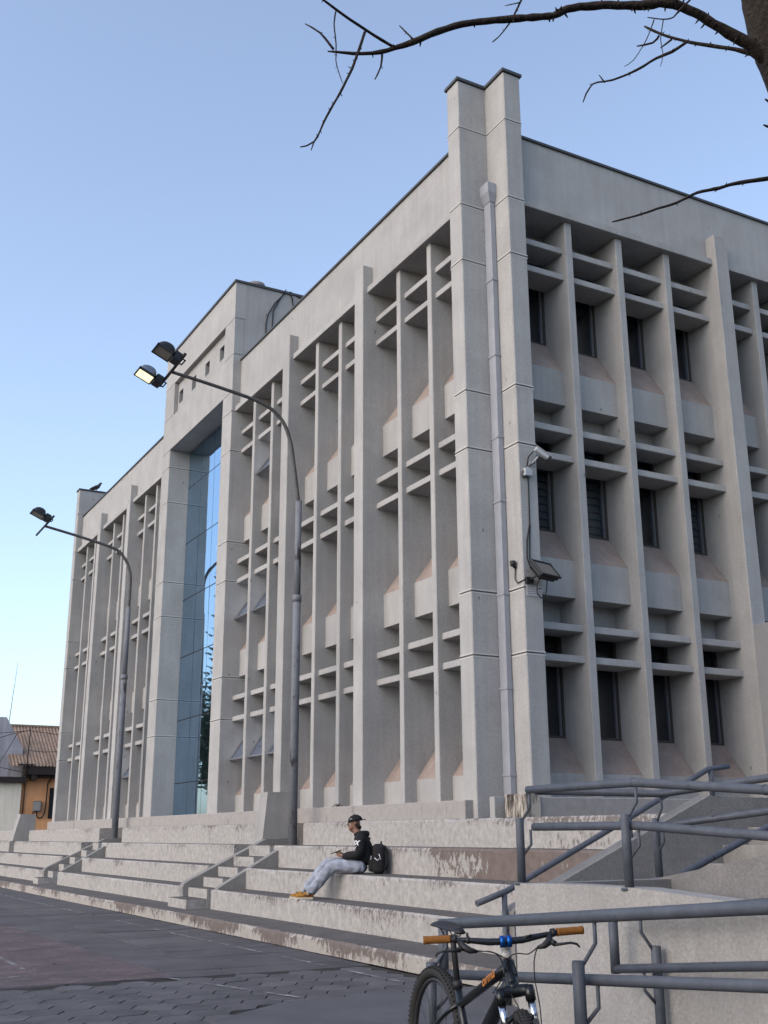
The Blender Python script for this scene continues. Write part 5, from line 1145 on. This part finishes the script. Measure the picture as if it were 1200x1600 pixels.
mb = MB(); cush(mb, -.03, .15, -.13, .13, .03, .25, .05); mb.build('front_pocket', BAGM, bk, world=False)
mb = MB(); mb.tube([(-.05, -.05, .44), (-.05, -.04, .48), (-.05, .04, .48), (-.05, .05, .44)], .012, 8); mb.build('handle', BAGM, bk, world=False)
for s in (-1, 1): mb = MB(); mb.tube([(-.10, s*.08, .42), (-.15, s*.09, .34), (-.15, s*.10, .2), (-.10, s*.13, .06)], .018, 8); mb.build('strap', BAGM, bk, world=False)
REFL = mat('pale_reflective_tape', (0.50, 0.51, 0.53), 0.4)
for p in ([(.10, .10, .27), (.112, .12, .22), (.10, .11, .18)], [(.05, .165, .24), (.0, .168, .20), (-.03, .165, .23)], [(-.02, .167, .30), (-.05, .163, .21)], [(.135, -.02, .27), (.15, -.03, .20)]):
    mb = MB(); mb.tube(p, .008, 6); mb.build('reflective_tape', REFL, bk, world=False)
# small litter and leaves on the steps and the plinth
for (x, y, z, l) in ((9.86, 20.0, 2.03, 'crumpled dark litter lying on the plinth beside the nearer lamp post'), (9.83, 21.05, 1.31, 'dark twigs and litter at the foot of the nearer lamp post')):
    mb = MB()
    for q in range(9): px, py = x+rnd.uniform(-.02, .08), y+rnd.uniform(-.25, .25); mb.tube([(px, py, z+.006), (px+rnd.uniform(-.06, .06), py+rnd.uniform(-.08, .08), z+rnd.uniform(.01, .06))], .008, 5)
    tag(mb.build('litter', mat('dark_litter', (0.03, 0.025, 0.02), 0.9), None, (x, y, z)), l, 'litter', kind='stuff')
mb = MB()
for _ in range(170):
    if rnd.random() < 0.6: x, y, z = rnd.uniform(2.2, 6.6), rnd.uniform(10.0, 26), 0.006
    else: q = rnd.randrange(0, 4); x, y, z = TX[q]+rnd.uniform(0.2, 0.7 if q == 0 else 0.5), rnd.uniform(9, 20), TZ[q]+0.004
    a = rnd.uniform(0, 6.28); s_ = rnd.uniform(0.010, 0.032); c_, n_ = math.cos(a)*s_, math.sin(a)*s_
    mb.add([(x-c_, y-n_, z), (x+n_*0.45, y-c_*0.45, z+rnd.uniform(0, .012)), (x+c_, y+n_, z+rnd.uniform(0, .01)), (x-n_*0.45, y+c_*0.45, z+.002)], [(0, 1, 2, 3)])
tag(mb.build('fallen_leaves', mat('dry_leaf', (0.055, 0.040, 0.028), 0.9, var=0.4, vscale=9), None, (4, 15, 0), recalc=False), 'scattered dry leaves and grit on the plaza and the lower steps', 'leaves', kind='stuff')
